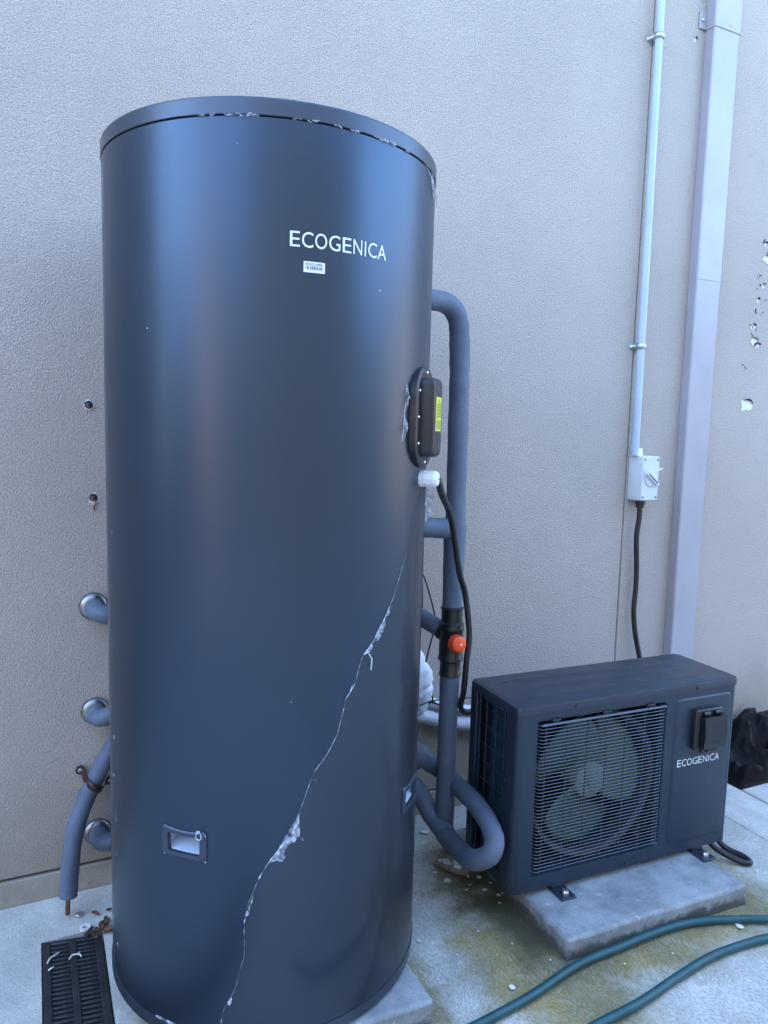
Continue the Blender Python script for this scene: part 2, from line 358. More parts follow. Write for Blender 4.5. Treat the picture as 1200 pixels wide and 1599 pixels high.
# peeled paint at the far right: bare plaster with a curled lip, and small dark cracks
for i, (x, z, r, ax) in enumerate([(2.436, 1.342, .021, 1.5), (2.452, 1.578, .016, 1.1), (2.467, 1.566, .009, 1.6), (2.487, 1.883, .014, 1.4), (2.452, 1.73, .008, .8), (2.478, 1.785, .009, .8), (2.44, 1.632, .010, 1.3), (2.452, 1.815, .006, .7), (2.47, 1.935, .007, .8), (2.046, 2.548, .008, .8)]):
    wall_patch('bare_patch', x, z, blob2(13, r, .38, 30+i, ax), 'plaster')
    rnd = random.Random(60+i); lip = MB()
    pts = [(x+r*ax*1.05*cos(a), -.003-.006*rnd.random(), z+r*1.05*sin(a)) for a in [rad(20+14*k) for k in range(9)]]
    lip.tube(pts, .0016, 6, rfun=lambda t, k: .5+1.4*sin(pi*t)+.5*rnd.random()); part('paint_lip', lip, 'gap' if i % 2 == 0 else 'sealant', wall)
for i, (x, z, l, a) in enumerate([(2.462, 1.945, .02, 80), (2.45, 1.815, .02, 62), (2.478, 1.79, .02, 110), (2.46, 1.786, .008, 70), (2.445, 1.772, .005, 20), (2.497, 1.735, .008, 100), (2.448, 1.69, .022, 100), (2.487, 1.69, .01, 40),
                                  (2.428, 1.638, .018, 150), (2.437, 1.63, .013, 120), (2.455, 1.625, .01, 100), (2.44, 1.6, .026, 130), (2.4, 1.49, .006, 60), (2.413, 1.484, .009, 110), (2.418, 1.476, .009, 80), (2.49, 1.9, .026, 120)]):
    m = MB(); ca, sa = cos(rad(a)), sin(rad(a)); rnd = random.Random(i)
    m.tube([(x+ca*l*t, -.001-.002*rnd.random(), z+sa*l*t+.002*rnd.uniform(-1, 1)) for t in (-.5, -.2, .1, .3, .5)], .0019, 6, rfun=lambda t, k: .25+.9*sin(pi*t)*(.6+.6*rnd.random()))
    part('paint_crack', m, 'sealant' if i % 3 else 'gap', wall)
# drilled holes with old plugs
for i, (x, z) in enumerate([(.123, 1.253), (.130, 1.026)]):
    wall_patch('chipped_render', x+.002, z-.003, blob2(15, .013, .35, 80+i), 'plaster', .0008)
    h = part('wall_plug', MB().lathe([(.0095, 0), (.0095, .006), (.0068, .0065), (.0062, .003)], (x, 0, z), (0, -1, 0), 20), 'black', wall)
    part('plug_core', MB().lathe([(.0055, 0), (.0055, .005), (.004, .006)], (x-.001, 0, z-.001), (0, -1, 0), 14), 'board', wall)
    part('plug_bore', MB().lathe([(.0033, 0), (.0033, .0068), (.002, .0068)], (x+.0005, 0, z-.001), (0, -1, 0), 12), 'gap', wall)
m = MB().tube(spline([(.131, -.004, 1.02), (.134, -.008, 1.012), (.130, -.006, 1.002), (.132, -.004, .994)], 4), .0022, 6); part('frayed_plug_end', m, 'copper', wall)

# ------------------------------------------------------------------ tank and its slab
TX, TY, TR, TZ0, TZ1 = .4555, -.4262, .33, .065, 1.7333
def cyl(a, z, r=TR): return Vector((TX+r*cos(rad(a)), TY+r*sin(rad(a)), z))
def rough_slab(name, label, poly, z1, rot=0, rag=.004):
    m = MB(); xs = lin(poly[0], poly[1], 14); ys = lin(poly[2], poly[3], 12); zs = lin(0, z1, 3)
    # six faces as grids, then roughened together
    def grid(fn, A, B):
        o = len(m.v); na, nb = len(A), len(B)
        m.v += [fn(a, b) for a in A for b in B]
        m.f += [(o+i*nb+j, o+(i+1)*nb+j, o+(i+1)*nb+j+1, o+i*nb+j+1) for i in range(na-1) for j in range(nb-1)]
    grid(lambda a, b: (a, b, z1), xs, ys); grid(lambda a, b: (a, poly[2], b), xs, zs); grid(lambda a, b: (a, poly[3], b), xs[::-1], zs)
    grid(lambda a, b: (poly[0], a, b), ys[::-1], zs); grid(lambda a, b: (poly[1], a, b), ys, zs)
    cx, cy = (poly[0]+poly[1])/2, (poly[2]+poly[3])/2
    def rg(p):
        q = noise.noise_vector(p*14)*rag+noise.noise_vector(p*45)*rag*.4
        e = .006 if p.z > z1-.001 and (abs(p.x-cx) > (poly[1]-poly[0])/2-.001 or abs(p.y-cy) > (poly[3]-poly[2])/2-.001) else 0
        x, y = p.x+q.x-cx, p.y+q.y-cy
        return (cx+x*cos(rot)-y*sin(rot), cy+x*sin(rot)+y*cos(rot), p.z+(q.z*.5-e*.6 if p.z > z1-.001 else 0)-(.003 if p.z < .001 else 0))
    m.map(rg)
    import bmesh
    me = m.mesh(name, 'slab', 0); bm = bmesh.new(); bm.from_mesh(me); bmesh.ops.remove_doubles(bm, verts=bm.verts, dist=.0005); bmesh.ops.recalc_face_normals(bm, faces=bm.faces); bm.to_mesh(me); bm.free()
    me.shade_smooth(); me.set_sharp_from_angle(angle=rad(70))
    o = obj(name, me, None, .008, 3); return tag(o, label, 'concrete slab')
rough_slab('concrete_slab', 'square grey concrete slab under the tall dark tank', (.195, .708, -.757, -.25), TZ0)

tank = thing('hot_water_tank', 'tall dark blue grey cylindrical hot water tank standing on a concrete slab', 'water tank', (TX, TY, TZ0))
HA = [(-133.7, .460), (-44.6, .462)]           # recessed carrying handles
HW, HH = 5.9, .0195                             # opening half angle / half height
def tank_body():
    an = set(round(a, 3) for a in lin(-180, 180, 180)); zz = set(round(z, 4) for z in lin(.094, 1.7018, 40))
    for a, z in HA:
        an = set(q for q in an if not (a-HW-.6 < q < a+HW+.6)) | {round(q, 3) for q in lin(a-HW, a+HW, 7)}
        zz |= {round(z-HH, 4), round(z+HH, 4)}
    an = sorted(an); zz = sorted(zz); an = an[:-1] if abs(an[-1]-180) < 1e-6 else an
    m = MB(); n = len(an)
    m.v = [tuple(cyl(a, z)) for z in zz for a in an]
    for i in range(len(zz)-1):
        for j in range(n):
            k = (j+1) % n; am = (an[j]+(an[k] if k else 180))/2; zm = (zz[i]+zz[i+1])/2
            if any(abs(am-a) < HW and abs(zm-z) < HH for a, z in HA): continue
            m.f.append((i*n+j, i*n+k, (i+1)*n+k, (i+1)*n+j))
    return m
part('body', tank_body(), 'tank', tank)
for a_, z_, w_, h_ in ((-146.5, 1.372, .004, .003), (-72.5, 1.452, .003, .003), (-100, .73, .003, .0012), (-92, .58, .003, .001), (-117, 1.66, .0015, .002)): part('scuff', MB().prism(blob2(7, .5, .4, int(a_)), 0, 0).map(lambda p: cyl(a_+math.degrees(p.x*w_/TR), z_+p.y*h_, TR+.0006)), 'print_white', tank)
part('lid_seam', MB().lathe([(.3, 1.69), (TR-.006, 1.696), (TR-.006, 1.712), (.3, 1.715)], (TX, TY, 0), (0, 0, 1), 128), 'gap', tank)
lidp = [(TR-.012, 1.7045), (TR+.0005, 1.7045), (TR+.0015, 1.7055), (TR+.0015, 1.7058), (TR+.0015, 1.7062), (TR+.0015, 1.7275), (TR+.0015, 1.728)]+[(TR+.0015-.0045*(1-cos(rad(t))), 1.7288+.0045*sin(rad(t))) for t in range(0, 91, 15)]+[(.2, 1.736), (.01, 1.737)]
part('lid', MB().lathe(lidp, (TX, TY, 0), (0, 0, 1), 160), 'lid', tank)
part('base_ring', MB().lathe([(.25, TZ0+.001), (TR-.006, TZ0+.001), (TR+.002, TZ0+.006), (TR+.002, .0925), (TR-.004, .0935)], (TX, TY, 0), (0, 0, 1), 160), 'lid', tank)
# lettering
def wrap(mb, a0, z0, off): return mb.map(lambda p: cyl(a0+math.degrees(p.x/TR), z0+p.z, TR+off-p.y))
part('lettering', wrap(word_mesh('ECOGENICA', .1826, .0245), -102.1, 1.505, .0009), 'print_white', tank)
def cyl_patch(x0, x1, z0, z1, off, n=8, th=.0006):
    m = MB(); o = [(x, z) for x in lin(x0, x1, n) for z in (z0, z1)]
    m.v = [(x, -0.0, z) for x, z in o]; m.f = [(2*i, 2*i+2, 2*i+3, 2*i+1) for i in range(n)]; return m
st = part('barcode_sticker', wrap(cyl_patch(0, .0365, 0, .0175, 0), -98.1, 1.4655, .0009), 'sticker', tank)
part('barcode_number', wrap(text_mesh('ECR25120066', None, .030, .0036).map(lambda p: (p.x+.003, 0, p.z+.0118)), -98.1, 1.4655, .0015), 'print_black', st)
bars = MB(); rnd = random.Random(3); x = .0035
while x < .0325:
    w = rnd.choice((.0004, .0004, .0008, .0012)); bars.add([(x, 0, .0045), (x+w, 0, .0045), (x+w, 0, .0103), (x, 0, .0103)], [(0, 1, 2, 3)]); x += w+rnd.choice((.0005, .0008, .0014))
part('barcode_bars', wrap(bars, -98.1, 1.4655, .0015), 'print_black', st)
# handles: raised rim that follows the shell, pocket behind it
for hi, (a, z) in enumerate(HA):
    ow, oh = 8.0, .0285
    def rim(a=a, z=z):
        m = MB(); N = 48
        out = rrect(-ow, ow, -oh, oh, .006, 5); inn = rrect(-HW, HW, -HH, HH, .004, 5)
        # superellipse-ish rim: same count, corners scaled for degrees
        def sc(P, w, h, r):
            res = []
            for cx, cz, a0 in ((w, h, 0), (-w, h, 90), (-w, -h, 180), (w, -h, 270)):
                for k in range(6):
                    t = rad(a0+18*k); ra = math.degrees(r/TR)
                    res.append((cx-math.copysign(ra, cx)+ra*cos(t), cz-math.copysign(r, cz)+r*sin(t)))
            return res
        O = sc(None, ow, oh, .007); O2 = sc(None, ow-.35, oh-.002, .006); I = sc(None, HW-.15, HH-.0008, .005)
        def dens(P):
            r = []
            for i in range(len(P)):
                p, q = P[i], P[(i+1) % len(P)]; n = 8 if math.hypot((q[0]-p[0])*TR*pi/180, q[1]-p[1]) > .012 else 1
                r += [(p[0]+(q[0]-p[0])*k/n, p[1]+(q[1]-p[1])*k/n) for k in range(n)]
            return r
        def sag(p): return p[1]-(.0045*(1-(p[0]/ow)**2) if p[1] > 0 else -.0*0)
        R = [[cyl(a+p[0], z+sag(p), TR+o) for p in dens(P)] for P, o in ((O, -.0005), (O, .0022), (O2, .004), (I, .0035), (I, -.006))]
        ns = {len(r) for r in R}; assert len(ns) == 1
        return m.rings(R, True, False)
    h = part('handle', rim(), 'lid', tank)
    pk = MB(); depth = .034; nseg = 7; A = lin(a-HW, a+HW, nseg)
    front_b = [cyl(q, z-HH, TR-.001) for q in A]; front_t = [cyl(q, z+HH, TR-.001) for q in A]
    c0 = cyl(a, 0, 1.0)-Vector((TX, TY, 0)); inw = -Vector((c0.x, c0.y, 0)).normalized()
    def bk(P, dz): return [p+inw*(depth-(TR-.001)*(1-cos(rad(q-a)))*1.0)+Vector((0, 0, dz)) for p, q in zip(P, A)]
    back_b = bk(front_b, .013); back_t = bk(front_t, 0.0)
    L_ = [front_b, back_b, back_t, front_t]; n = nseg+1
    pk.v = [tuple(p) for r in L_ for p in r]
    pk.f = [(i*n+j, i*n+j+1, (i+1)*n+j+1, (i+1)*n+j) for i in range(3) for j in range(nseg)]+[(0, n, 2*n, 3*n), (nseg, 4*n-1, 3*n-1, 2*n-1)]
    part('pocket', pk, 'conduit', h, smooth=20)

# electrical cover on the shoulder
CA = -44.6; CZ = 1.236
er = (cyl(CA, 0, 1)-Vector((TX, TY, 0))); er = Vector((er.x, er.y, 0)).normalized(); et = Vector((-er.y, er.x, 0))   # outward / tangent (to the right)
CO = Vector((TX, TY, CZ))+er*TR
def cov(mb): return mb.map(lambda p: CO+et*p.x+Vector((0, 0, p.y))+er*p.z)     # local: x tangent, y up, z outward
def ring_loft(levels): 
    m = MB(); m.rings([[(x, y, z) for x, y in P] for P, z in levels]); return m
pl = cov(ring_loft([(rrect(-.062, .062, -.098, .098, .058, 9), -.02), (rrect(-.062, .062, -.098, .098, .058, 9), .006), (rrect(-.059, .059, -.095, .095, .055, 9), .0085), (rrect(-.05, .05, -.086, .086, .046, 9), .0085)]))
plate = part('cover_plate', pl, 'coverplastic', tank)
bx = cov(ring_loft([(rrect(-.034, .034, -.077, .077, .014, 5), .006), (rrect(-.033, .033, -.076, .076, .014, 5), .027), (rrect(-.030, .030, -.073, .073, .012, 5), .032), (rrect(-.026, .026, -.069, .069, .01, 5), .0335)]))
box = part('cover_box', bx, 'coverplastic', plate)
part('warning_label', cov(ring_loft([(rrect(-.018, .020, -.026, .040, .001, 1), .0334), (rrect(-.018, .020, -.026, .040, .001, 1), .0341)])), 'label_yellow', box)
tl = MB()
for k in range(14):
    zz = .026-.0034*k - (.003 if k > 8 else 0)
    w = .030 if k % 9 not in (8,) else .012
    tl.add([(-.014, zz, .0346), (-.014+w, zz, .0346), (-.014+w, zz+.0012, .0346), (-.014, zz+.0012, .0346)], [(0, 1, 2, 3)])
tl.add([(.0, .030, .0346), (.006, .030, .0346), (.003, .0365, .0346)], [(0, 1, 2)])
part('label_print', cov(tl), 'print_black', box)
for sx, sy in ((-.047, .050), (-.050, 0), (-.047, -.050), (0, .087), (0, -.087), (.05, 0), (.047, .05), (.047, -.05)):
    part('screw', cov(MB().lathe([(.0034, .0075), (.0032, .0100), (.002, .0110), (.0004, .0112)], (sx, sy, 0), (0, 0, 1), 12)), 'zinc' , plate)
# gland below the cover
gc = cyl(-43.5, 1.116, TR)
gl = MB().lathe([(.017, -.004), (.017, .010), (.0145, .0105), (.0145, .013), (.0165, .0135), (.0165, .030), (.0135, .036), (.0075, .037)], gc, tuple(er), 10)
part('cable_gland', gl, 'white', tank, smooth=25)
# protective film still stuck on the lower right, torn along a line
TEAR = [(-44.7, 1.093), (-47.7, 1.063), (-51.3, 1.027), (-54.8, .979), (-58.7, .938), (-62.1, .898), (-64.7, .876), (-66.9, .859), (-73.0, .811), (-76.4, .796), (-79.1, .745), (-82.1, .724), (-84.9, .66), (-88.5, .624), (-92.7, .596), (-96.6, .533), (-98.6, .492), (-102.5, .465), (-106.4, .436), (-109.3, .407), (-112.6, .358), (-113.8, .321), (-113.7, .259), (-116.7, .189), (-120.1, .15), (-121.2, .119), (-124, .0945)]
fm = MB(); nth = 60
for a, z in TEAR:
    fm.v += [tuple(cyl(a+(40-a)*t, z+(0 if t == 0 else 0), TR+.0008)) for t in lin(0, 1, nth)]
n = nth+1
fm.f = [(i*n+j, (i+1)*n+j, (i+1)*n+j+1, i*n+j+1) for i in range(len(TEAR)-1) for j in range(nth)
        if not any(abs((TEAR[i][0]+(40-TEAR[i][0])*(j+.5)/nth)-a) < 8.6 and z-.03 < TEAR[i][1] and TEAR[i+1][1] < z+.03 for a, z in HA[1:])]
part('protective_film', fm, 'film', tank)
def tear_at(t):
    x = t*(len(TEAR)-1); i = min(int(x), len(TEAR)-2); f = x-i
    return TEAR[i][0]+(TEAR[i+1][0]-TEAR[i][0])*f, TEAR[i][1]+(TEAR[i+1][1]-TEAR[i][1])*f
# torn edge: a fine wavering ribbon that thickens where the film has bunched
rnd = random.Random(11); rb = MB(); NT = 260; lump = [(.27, 2.6), (.345, 3.0), (.40, 1.2), (.44, 2.2), (.52, .9), (.60, 1.1), (.655, 5.5), (.69, 4.5), (.73, 3.2), (.785, 1.4), (.805, 2.4), (.955, 2.2)]
rows = []
for k in range(NT+1):
    t = .215+k/NT*.78; a, z = tear_at(t); w = .00022+.0003*rnd.random()
    for c, q in lump: w += .0004*q*math.exp(-((t-c)/.011)**2)*(.5+rnd.random()*.7)
    if t < .25: w *= .4
    jit = rnd.uniform(-.05, .05)
    rows.append([cyl(a-math.degrees(w*.5/TR)+jit, z+.3*w, TR+.0012+rnd.random()*w*.7), cyl(a+jit, z-.1*w, TR+.0022+rnd.random()*w), cyl(a+math.degrees(w*.9/TR)+jit, z-.5*w, TR+.0012+rnd.random()*w*.5)])
part('torn_film_edge', MB().rings(rows, False, False), 'scrapw', tank, smooth=0)
def crumple(a, z, wa, wz, seed, mat='scrap', off=.0015, nu=6, nv=6, lift=.006, shear=0.0):
    rnd = random.Random(seed); m = MB()
    for i in range(nu+1):
        for j in range(nv+1):
            u, v = i/nu-.5, j/nv-.5
            taper = 1-.7*abs(u*2)**2
            m.v.append(tuple(cyl(a+math.degrees(u*wa/TR)+rnd.uniform(-.12, .12), z+v*wz*taper+shear*u*wa+rnd.uniform(-.0012, .0012), TR+off+lift*rnd.random()*(1-abs(2*v)))))
    m.f = [(i*(nv+1)+j, (i+1)*(nv+1)+j, (i+1)*(nv+1)+j+1, i*(nv+1)+j+1) for i in range(nu) for j in range(nv)]
    return part('film_scrap', m, mat, tank, smooth=0)
# bigger loose pieces along the tear: thin triangular flags of film that stand off the shell
def flag(poly, seed, mat='scrap', lift=.008):
    """poly: (angle, z) corner points; the first two lie on the shell, the others stand off"""
    rnd = random.Random(seed); m = MB(); A, B = poly[0], poly[1]; T = poly[2:]; n = 7; rows = []
    top = lambda t: (T[0][0]+(T[-1][0]-T[0][0])*t, T[0][1]+(T[-1][1]-T[0][1])*t)
    for i in range(n+1):
        t = i/n; a0, z0 = A[0]+(B[0]-A[0])*t, A[1]+(B[1]-A[1])*t; a1, z1 = top(t); row = []
        for j in range(5):
            q = j/4; row.append(cyl(a0+(a1-a0)*q+rnd.uniform(-.08, .08), z0+(z1-z0)*q+rnd.uniform(-.0009, .0009), TR+.0012+lift*q*(.4+.8*rnd.random())))
        rows.append(row)
    m.rings(rows, False, False); return part('film_flag', m, mat, tank, smooth=0)
flag([(-72.6, .817), (-66.8, .862), (-70.5, .822), (-67.6, .849)], 1); flag([(-76.3, .797), (-72.6, .817), (-73.6, .803), (-72.4, .811)], 2, 'scrapw', .005)
flag([(-67.2, .856), (-64.9, .878), (-65.4, .864), (-64.9, .872)], 3, 'scrap', .004)
part('film_strand', MB().tube([cyl(a, z, TR+.0012) for a, z in TEAR[3:9]], .00045, 5), 'scrap', tank, smooth=0)
flag([(-80.5, .738), (-79.4, .752), (-82.2, .727), (-81.0, .733)], 4, 'scrapw', .006)
flag([(-104.6, .449), (-97.2, .522), (-102.6, .452), (-97.4, .486)], 5, 'scrap', .012); flag([(-99.6, .482), (-97.2, .522), (-98.6, .479), (-97.0, .484)], 6, 'scrapw', .008)
flag([(-106.8, .433), (-103.6, .456), (-103.6, .440), (-101.2, .452)], 7, 'scrap', .010); flag([(-104.0, .441), (-102.2, .447), (-103.0, .437), (-101.4, .444)], 8, 'scrapw', .007)
flag([(-113.2, .338), (-111.0, .378), (-112.2, .343), (-111.2, .364)], 9, 'scrap', .007); flag([(-113.6, .335), (-112.4, .350), (-112.6, .336), (-112.0, .342)], 10, 'scrapw', .004)
flag([(-119.2, .160), (-117.6, .176), (-118.2, .160), (-117.4, .166)], 12, 'scrapw', .004)
def strand(pts, r, mat='scrapw', off=.002):
    part('film_strand', MB().tube([cyl(a, z, TR+off+o) for a, z, o in pts], r, 5), mat, tank, smooth=0)
strand([(-74, .8, .002), (-73.2, .79, .006), (-73.4, .778, .006), (-73, .768, .003)], .0012)
strand([(-97.4, .482, .002), (-96.4, .478, .005), (-96.0, .472, .004)], .0008)
# remnants tucked under the lid
rnd = random.Random(77)
for a, w in ((-127, 2.2), (-124, 1.5), (-119, 3.0), (-115, 5.0), (-112.5, 3.2), (-100.5, 2.2), (-96.5, 2.0), (-95, 1.2), (-88.5, 2.4), (-83.5, 2.4), (-82, 1.4), (-76, 1.6), (-73, 4.2), (-71.5, 3.4), (-69, 2.6), (-62, 1.2), (-48, 2.0)):
    strand([(a+w*(t-.5), 1.7032+rnd.uniform(-.002, .0022), rnd.uniform(-.002, .0035)) for t in lin(0, 1, 7)], .0005+.0004*rnd.random(), 'scrapw')
    if w > 2.3: crumple(a+rnd.uniform(-.5, .5), 1.703+rnd.uniform(-.001, .001), math.radians(w)*TR*.7, .0045, int(a*10), 'scrap', off=.0008, nu=7, nv=3, lift=.004)
crumple(-40, 1.683, .035, .035, 40, 'scrap', shear=-.8, lift=.004)
strand([(-47, 1.70, .001), (-42, 1.68, .003), (-36, 1.667, .003), (-30, 1.662, .002)], .0011)
# frayed bits by the cover plate
crumple(-58.2, 1.272, .008, .05, 41, 'scrap', lift=.01); crumple(-58.8, 1.215, .008, .045, 42, 'scrap', lift=.01)
strand([(-59, 1.262, .001), (-60.3, 1.235, .004), (-61, 1.21, .005), (-61.4, 1.19, .004), (-60.6, 1.193, .006)], .0006)
crumple(-33, 1.07, .03, .05, 43, 'scrap', lift=.022, shear=-.4); crumple(-30, 1.04, .02, .05, 44, 'scrap', lift=.02)
# handle film bits
strand([(-128.6, .487, .004), (-128.9, .478, .006), (-127.8, .475, .006), (-127, .479, .006), (-127.2, .487, .005), (-128.6, .487, .004)], .0009)
crumple(-128.2, .489, .008, .005, 45, 'scrapw', off=.004)
for a, z in ((-126, .4325), (-126, .482), (-140.4, .434)): crumple(a, z, .003, .003, int(abs(a*10)), 'scrapw', off=.002)
# left film seam
sm = [[cyl(-176+.25*math.sin(k*.7)+d, .1+k*.0202, TR+.0015) for d in (-.25, .25)] for k in range(80)]
part('film_seam', MB().rings(sm, False, False), 'scrap', tank)
for k, z in enumerate((.28, .36, .44, .52, .6, .17, .2, .78, 1.0, 1.25)): crumple(-172+k % 3, z, .002, .012+.006*(k % 3), 70+k, 'scrapw', off=.001, nu=2, nv=3, lift=.002)
crumple(-141, .098, .05, .006, 90, 'scrapw', lift=.003)

# ------------------------------------------------------------------ pipework right of the tank
pw = thing('insulated_pipework', 'grey foam insulated pipes with black valve rising between tank and fan unit', 'pipework', (1.0, -.29, .08))
RX, RY = 1.0, -.29
def wob(t, i): return 1+.02*math.sin(i*1.7)+.015*math.sin(i*.63+1)
part('upper_pipe', MB().tube(densify(fillet([(.72, -.33, 1.53), (.985, -.29, 1.537), (.996, RY, 1.40), (RX, RY, .962)], .085, 10), .03), .0262, 20, rfun=wob), 'foam', pw)
part('pipe_sleeve', MB().tube(densify([Vector((RX, RY, .966)), Vector((RX-.001, RY, .742))], .02), .0285, 20, rfun=lambda t, i: 1.06-.16*t+.012*math.sin(i*1.3)), 'foam', pw)
part('upper_branch', MB().tube(densify([Vector((.73, -.28, .98)), Vector((.985, RY, .957))], .03), .0275, 18, rfun=wob), 'foam', pw)
part('middle_branch', MB().tube(densify(fillet([(.86, -.01, .75), (.905, -.12, .738), (.993, -.272, .672)], .05), .03), .0235, 18, rfun=wob), 'foam', pw)
vb = MB().lathe([(.0275, .748), (.0305, .746), (.0305, .741), (.0282, .739), (.0282, .707), (.0325, .704), (.0325, .694), (.0335, .692), (.0335, .686), (.032, .684), (.032, .612), (.034, .609), (.034, .603), (.031, .600), (.028, .598), (.028, .567), (.0295, .565), (.0295, .559), (.026, .557)], (RX, RY, 0), (0, 0, 1), 32)
valve = part('valve_body', vb, 'black', pw)
vd = Vector((-.42, -.9, 0)).normalized()
kd = Vector((-.02, -.99, .0)).normalized()
part('valve_seam', MB().tube([(RX-.0005+kd.x*.034, RY+kd.y*.034, z) for z in (.606, .65, .69)], .0018, 6), 'blackgloss', valve)
ko = Vector((RX-.006, RY-.031, .656))
kb = part('orange_knob', MB().lathe([(.015, -.004), (.0215, 0), (.0238, .004), (.0238, .012), (.0205, .018), (.020, .024), (.016, .027), (.004, .0278), (.001, .0278)], ko, (-.05, -.98, .12), 28), 'orange', valve)
part('knob_screw', MB().lathe([(.0035, .0275), (.003, .0292), (.001, .0295)], ko+Vector((.003, 0, -.001)), (-.05, -.98, .12), 10), 'zinc', kb)
part('side_port', MB().lathe([(.0262, 0), (.0262, .018), (.0245, .019)], Vector((.994, -.274, .671)), Vector((.905-.993, -.12+.272, .738-.672)), 20), 'black', valve)
part('lower_pipe', MB().tube(densify([Vector((RX, RY, .56)), Vector((RX-.001, RY, .35)), Vector((RX, RY, .118))], .03), .0258, 20, rfun=wob), 'foam', pw)
loopA = spline([(.80, -.16, .30), (.935, -.215, .222), (.975, -.262, .15), (.988, -.325, .123)], 8)
part('lower_branch', MB().tube(loopA, .0265, 20, rfun=wob), 'foam', pw)
loopB = spline([(.984, -.325, .122), (.978, -.40, .128), (.957, -.485, .153), (.957, -.535, .178), (.972, -.556, .202), (.988, -.545, .226), (1.0, -.50, .245), (1.008, -.43, .258), (1.022, -.33, .252), (1.028, -.24, .252), (.99, -.205, .278), (.95, -.19, .303)], 8)
part('loop_pipe', MB().tube(loopB, .025, 22, rfun=wob), 'foam', pw)
part('loop_tail', MB().tube(spline([(.972, -.195, .289), (.94, -.185, .309), (.90, -.1, .34), (.89, -.005, .35)], 5), .035, 20), 'foam', pw)
part('joint_tape', MB().tube([(.987, -.312, .1225), (.985, -.328, .1223), (.983, -.342, .123)], .0268, 20), 'foam', pw)

# ------------------------------------------------------------------ wall elbows on the left
for i, (z, b, lab) in enumerate([(.752, -.012, 'uppermost steel flange with grey lagged elbow on the wall left of the tank'), (.480, .035, 'middle steel flange with grey lagged elbow rising behind the tank'), (.154, .012, 'lowest steel flange with grey lagged elbow beside the hanging pipe')]):
    x = .126
    t = thing('wall_pipe_elbow', lab, 'pipe elbow', (x, 0, z), 'lagged elbows leaving the wall left of the tank')
    part('flange', MB().lathe([(.034, -.001), (.0345, .004), (.031, .010), (.024, .0145), (.021, .015)], (x, 0, z), (0, -1, 0), 36), 'steel', t)
    pts = fillet([(x, -.002, z), (x+.004, -.05, z-.008), (x+.075, -.058, z-.012+b*.9), (x+.2, -.05, z+b*2)], .04, 8)
    part('lagged_pipe', MB().tube(densify(pts, .015), .0225, 20, rfun=wob), 'foam', t)

# ------------------------------------------------------------------ hanging drain pipe
hp = thing('hanging_pipe', 'grey lagged pipe clipped to the wall with bare copper end hanging above the drain', 'pipe', (.055, -.05, .03))
hpts = spline([(.20, -.045, .46), (.165, -.045, .40), (.1225, -.045, .322), (.0925, -.058, .264), (.0685, -.080, .206), (.057, -.095, .133), (.0505, -.102, .056)], 8)
part('lagging', MB().tube(hpts, .0215, 20, rfun=wob), 'foam', hp)
part('copper_end', MB().lathe([(.0058, .06), (.0058, 0), (.0044, 0), (.0044, .03)], (.0478, -.103, .010), (.04, 0, 1), 16), 'copper', hp)
strap = spline([(.086, -.004, .330), (.094, -.012, .327), (.099, -.045, .322), (.108, -.068, .314), (.122, -.072, .304), (.134, -.060, .296), (.141, -.030, .290), (.147, -.010, .288), (.157, -.004, .287)], 4)
sa_ = Vector((.45, 0, .9)).normalized()
cp = part('pipe_clip', MB().rings([[p-sa_*.0085, p+sa_*.0085] for p in strap], False, False), 'clip', hp); so_ = cp.modifiers.new('s', 'SOLIDIFY'); so_.thickness = .0022
for x, z in ((.087, .329), (.157, .288)):
    part('clip_ear', MB().lathe([(.011, 0), (.011, .004), (.010, .005)], (x, -.001, z), (0, -1, 0), 16), 'clip', cp)
    part('clip_screw', MB().lathe([(.0062, .004), (.0055, .007), (.001, .0075)], (x, -.001, z), (0, -1, 0), 12), 'zinc', cp)

# ------------------------------------------------------------------ drain grate
GR = thing('drain_grate', 'black slotted drain grate set in the concrete beside the tank', 'drain grate', (.055, -.6, 0))
SK = -.16
def gk(p): return (p.x, p.y+SK*(p.x-GX0-.06), p.z)
fr = MB(); gx0, gx1, gy0, gy1 = GX0+.003, GX1-.003, GY0+.01, GY1-.012
fr.box(gx0, gx0+.017, gy0, gy1, -.03, .001); fr.box(gx1-.017, gx1, gy0, gy1, -.03, .001); fr.box((gx0+gx1)/2-.0075, (gx0+gx1)/2+.0075, gy0, gy1, -.029, .0005)
fr.box(gx0+.017, gx1-.017, gy1-.012, gy1, -.0295, .0008)
part('frame', fr.map(gk), 'grate', GR, bevel=.002)
for side in (0, 1):
    xa = gx0+.0165 if side == 0 else (gx0+gx1)/2+.007; xb = (gx0+gx1)/2-.007 if side == 0 else gx1-.0165
    me = MB().box(0, xb-xa, -.0034, .0034, -.02, -.0005).map(lambda p: (p.x, p.y+SK*p.x, p.z)).mesh('bar', 'grate')
    y = gy1-.012-.0105
    while y > gy0: obj('bar', me, GR, .001, 1, loc=(xa, y+SK*(xa-GX0-.06), 0)); y -= .0138
ch = MB().box(GX0-.002, GX1+.002, GY0-.02, GY1+.03, -.10, -.075); ch.box(GX0-.01, GX0-.0005, GY0-.02, GY1+.02, -.1, -.02); ch.box(GX1+.0005, GX1+.01, GY0-.02, GY1+.02, -.1, -.02)
part('channel', ch, 'gap', GR)

# ------------------------------------------------------------------ heat pump unit
UW, UD, UZ0, UZ1 = .720, .227, 0.0, .4805      # local: z from .076
U = thing('heat_pump_unit', 'dark grey outdoor heat pump fan unit standing on a low concrete slab', 'heat pump', (1.0329, -.5592, .076), rotz=-.0396, local=True)
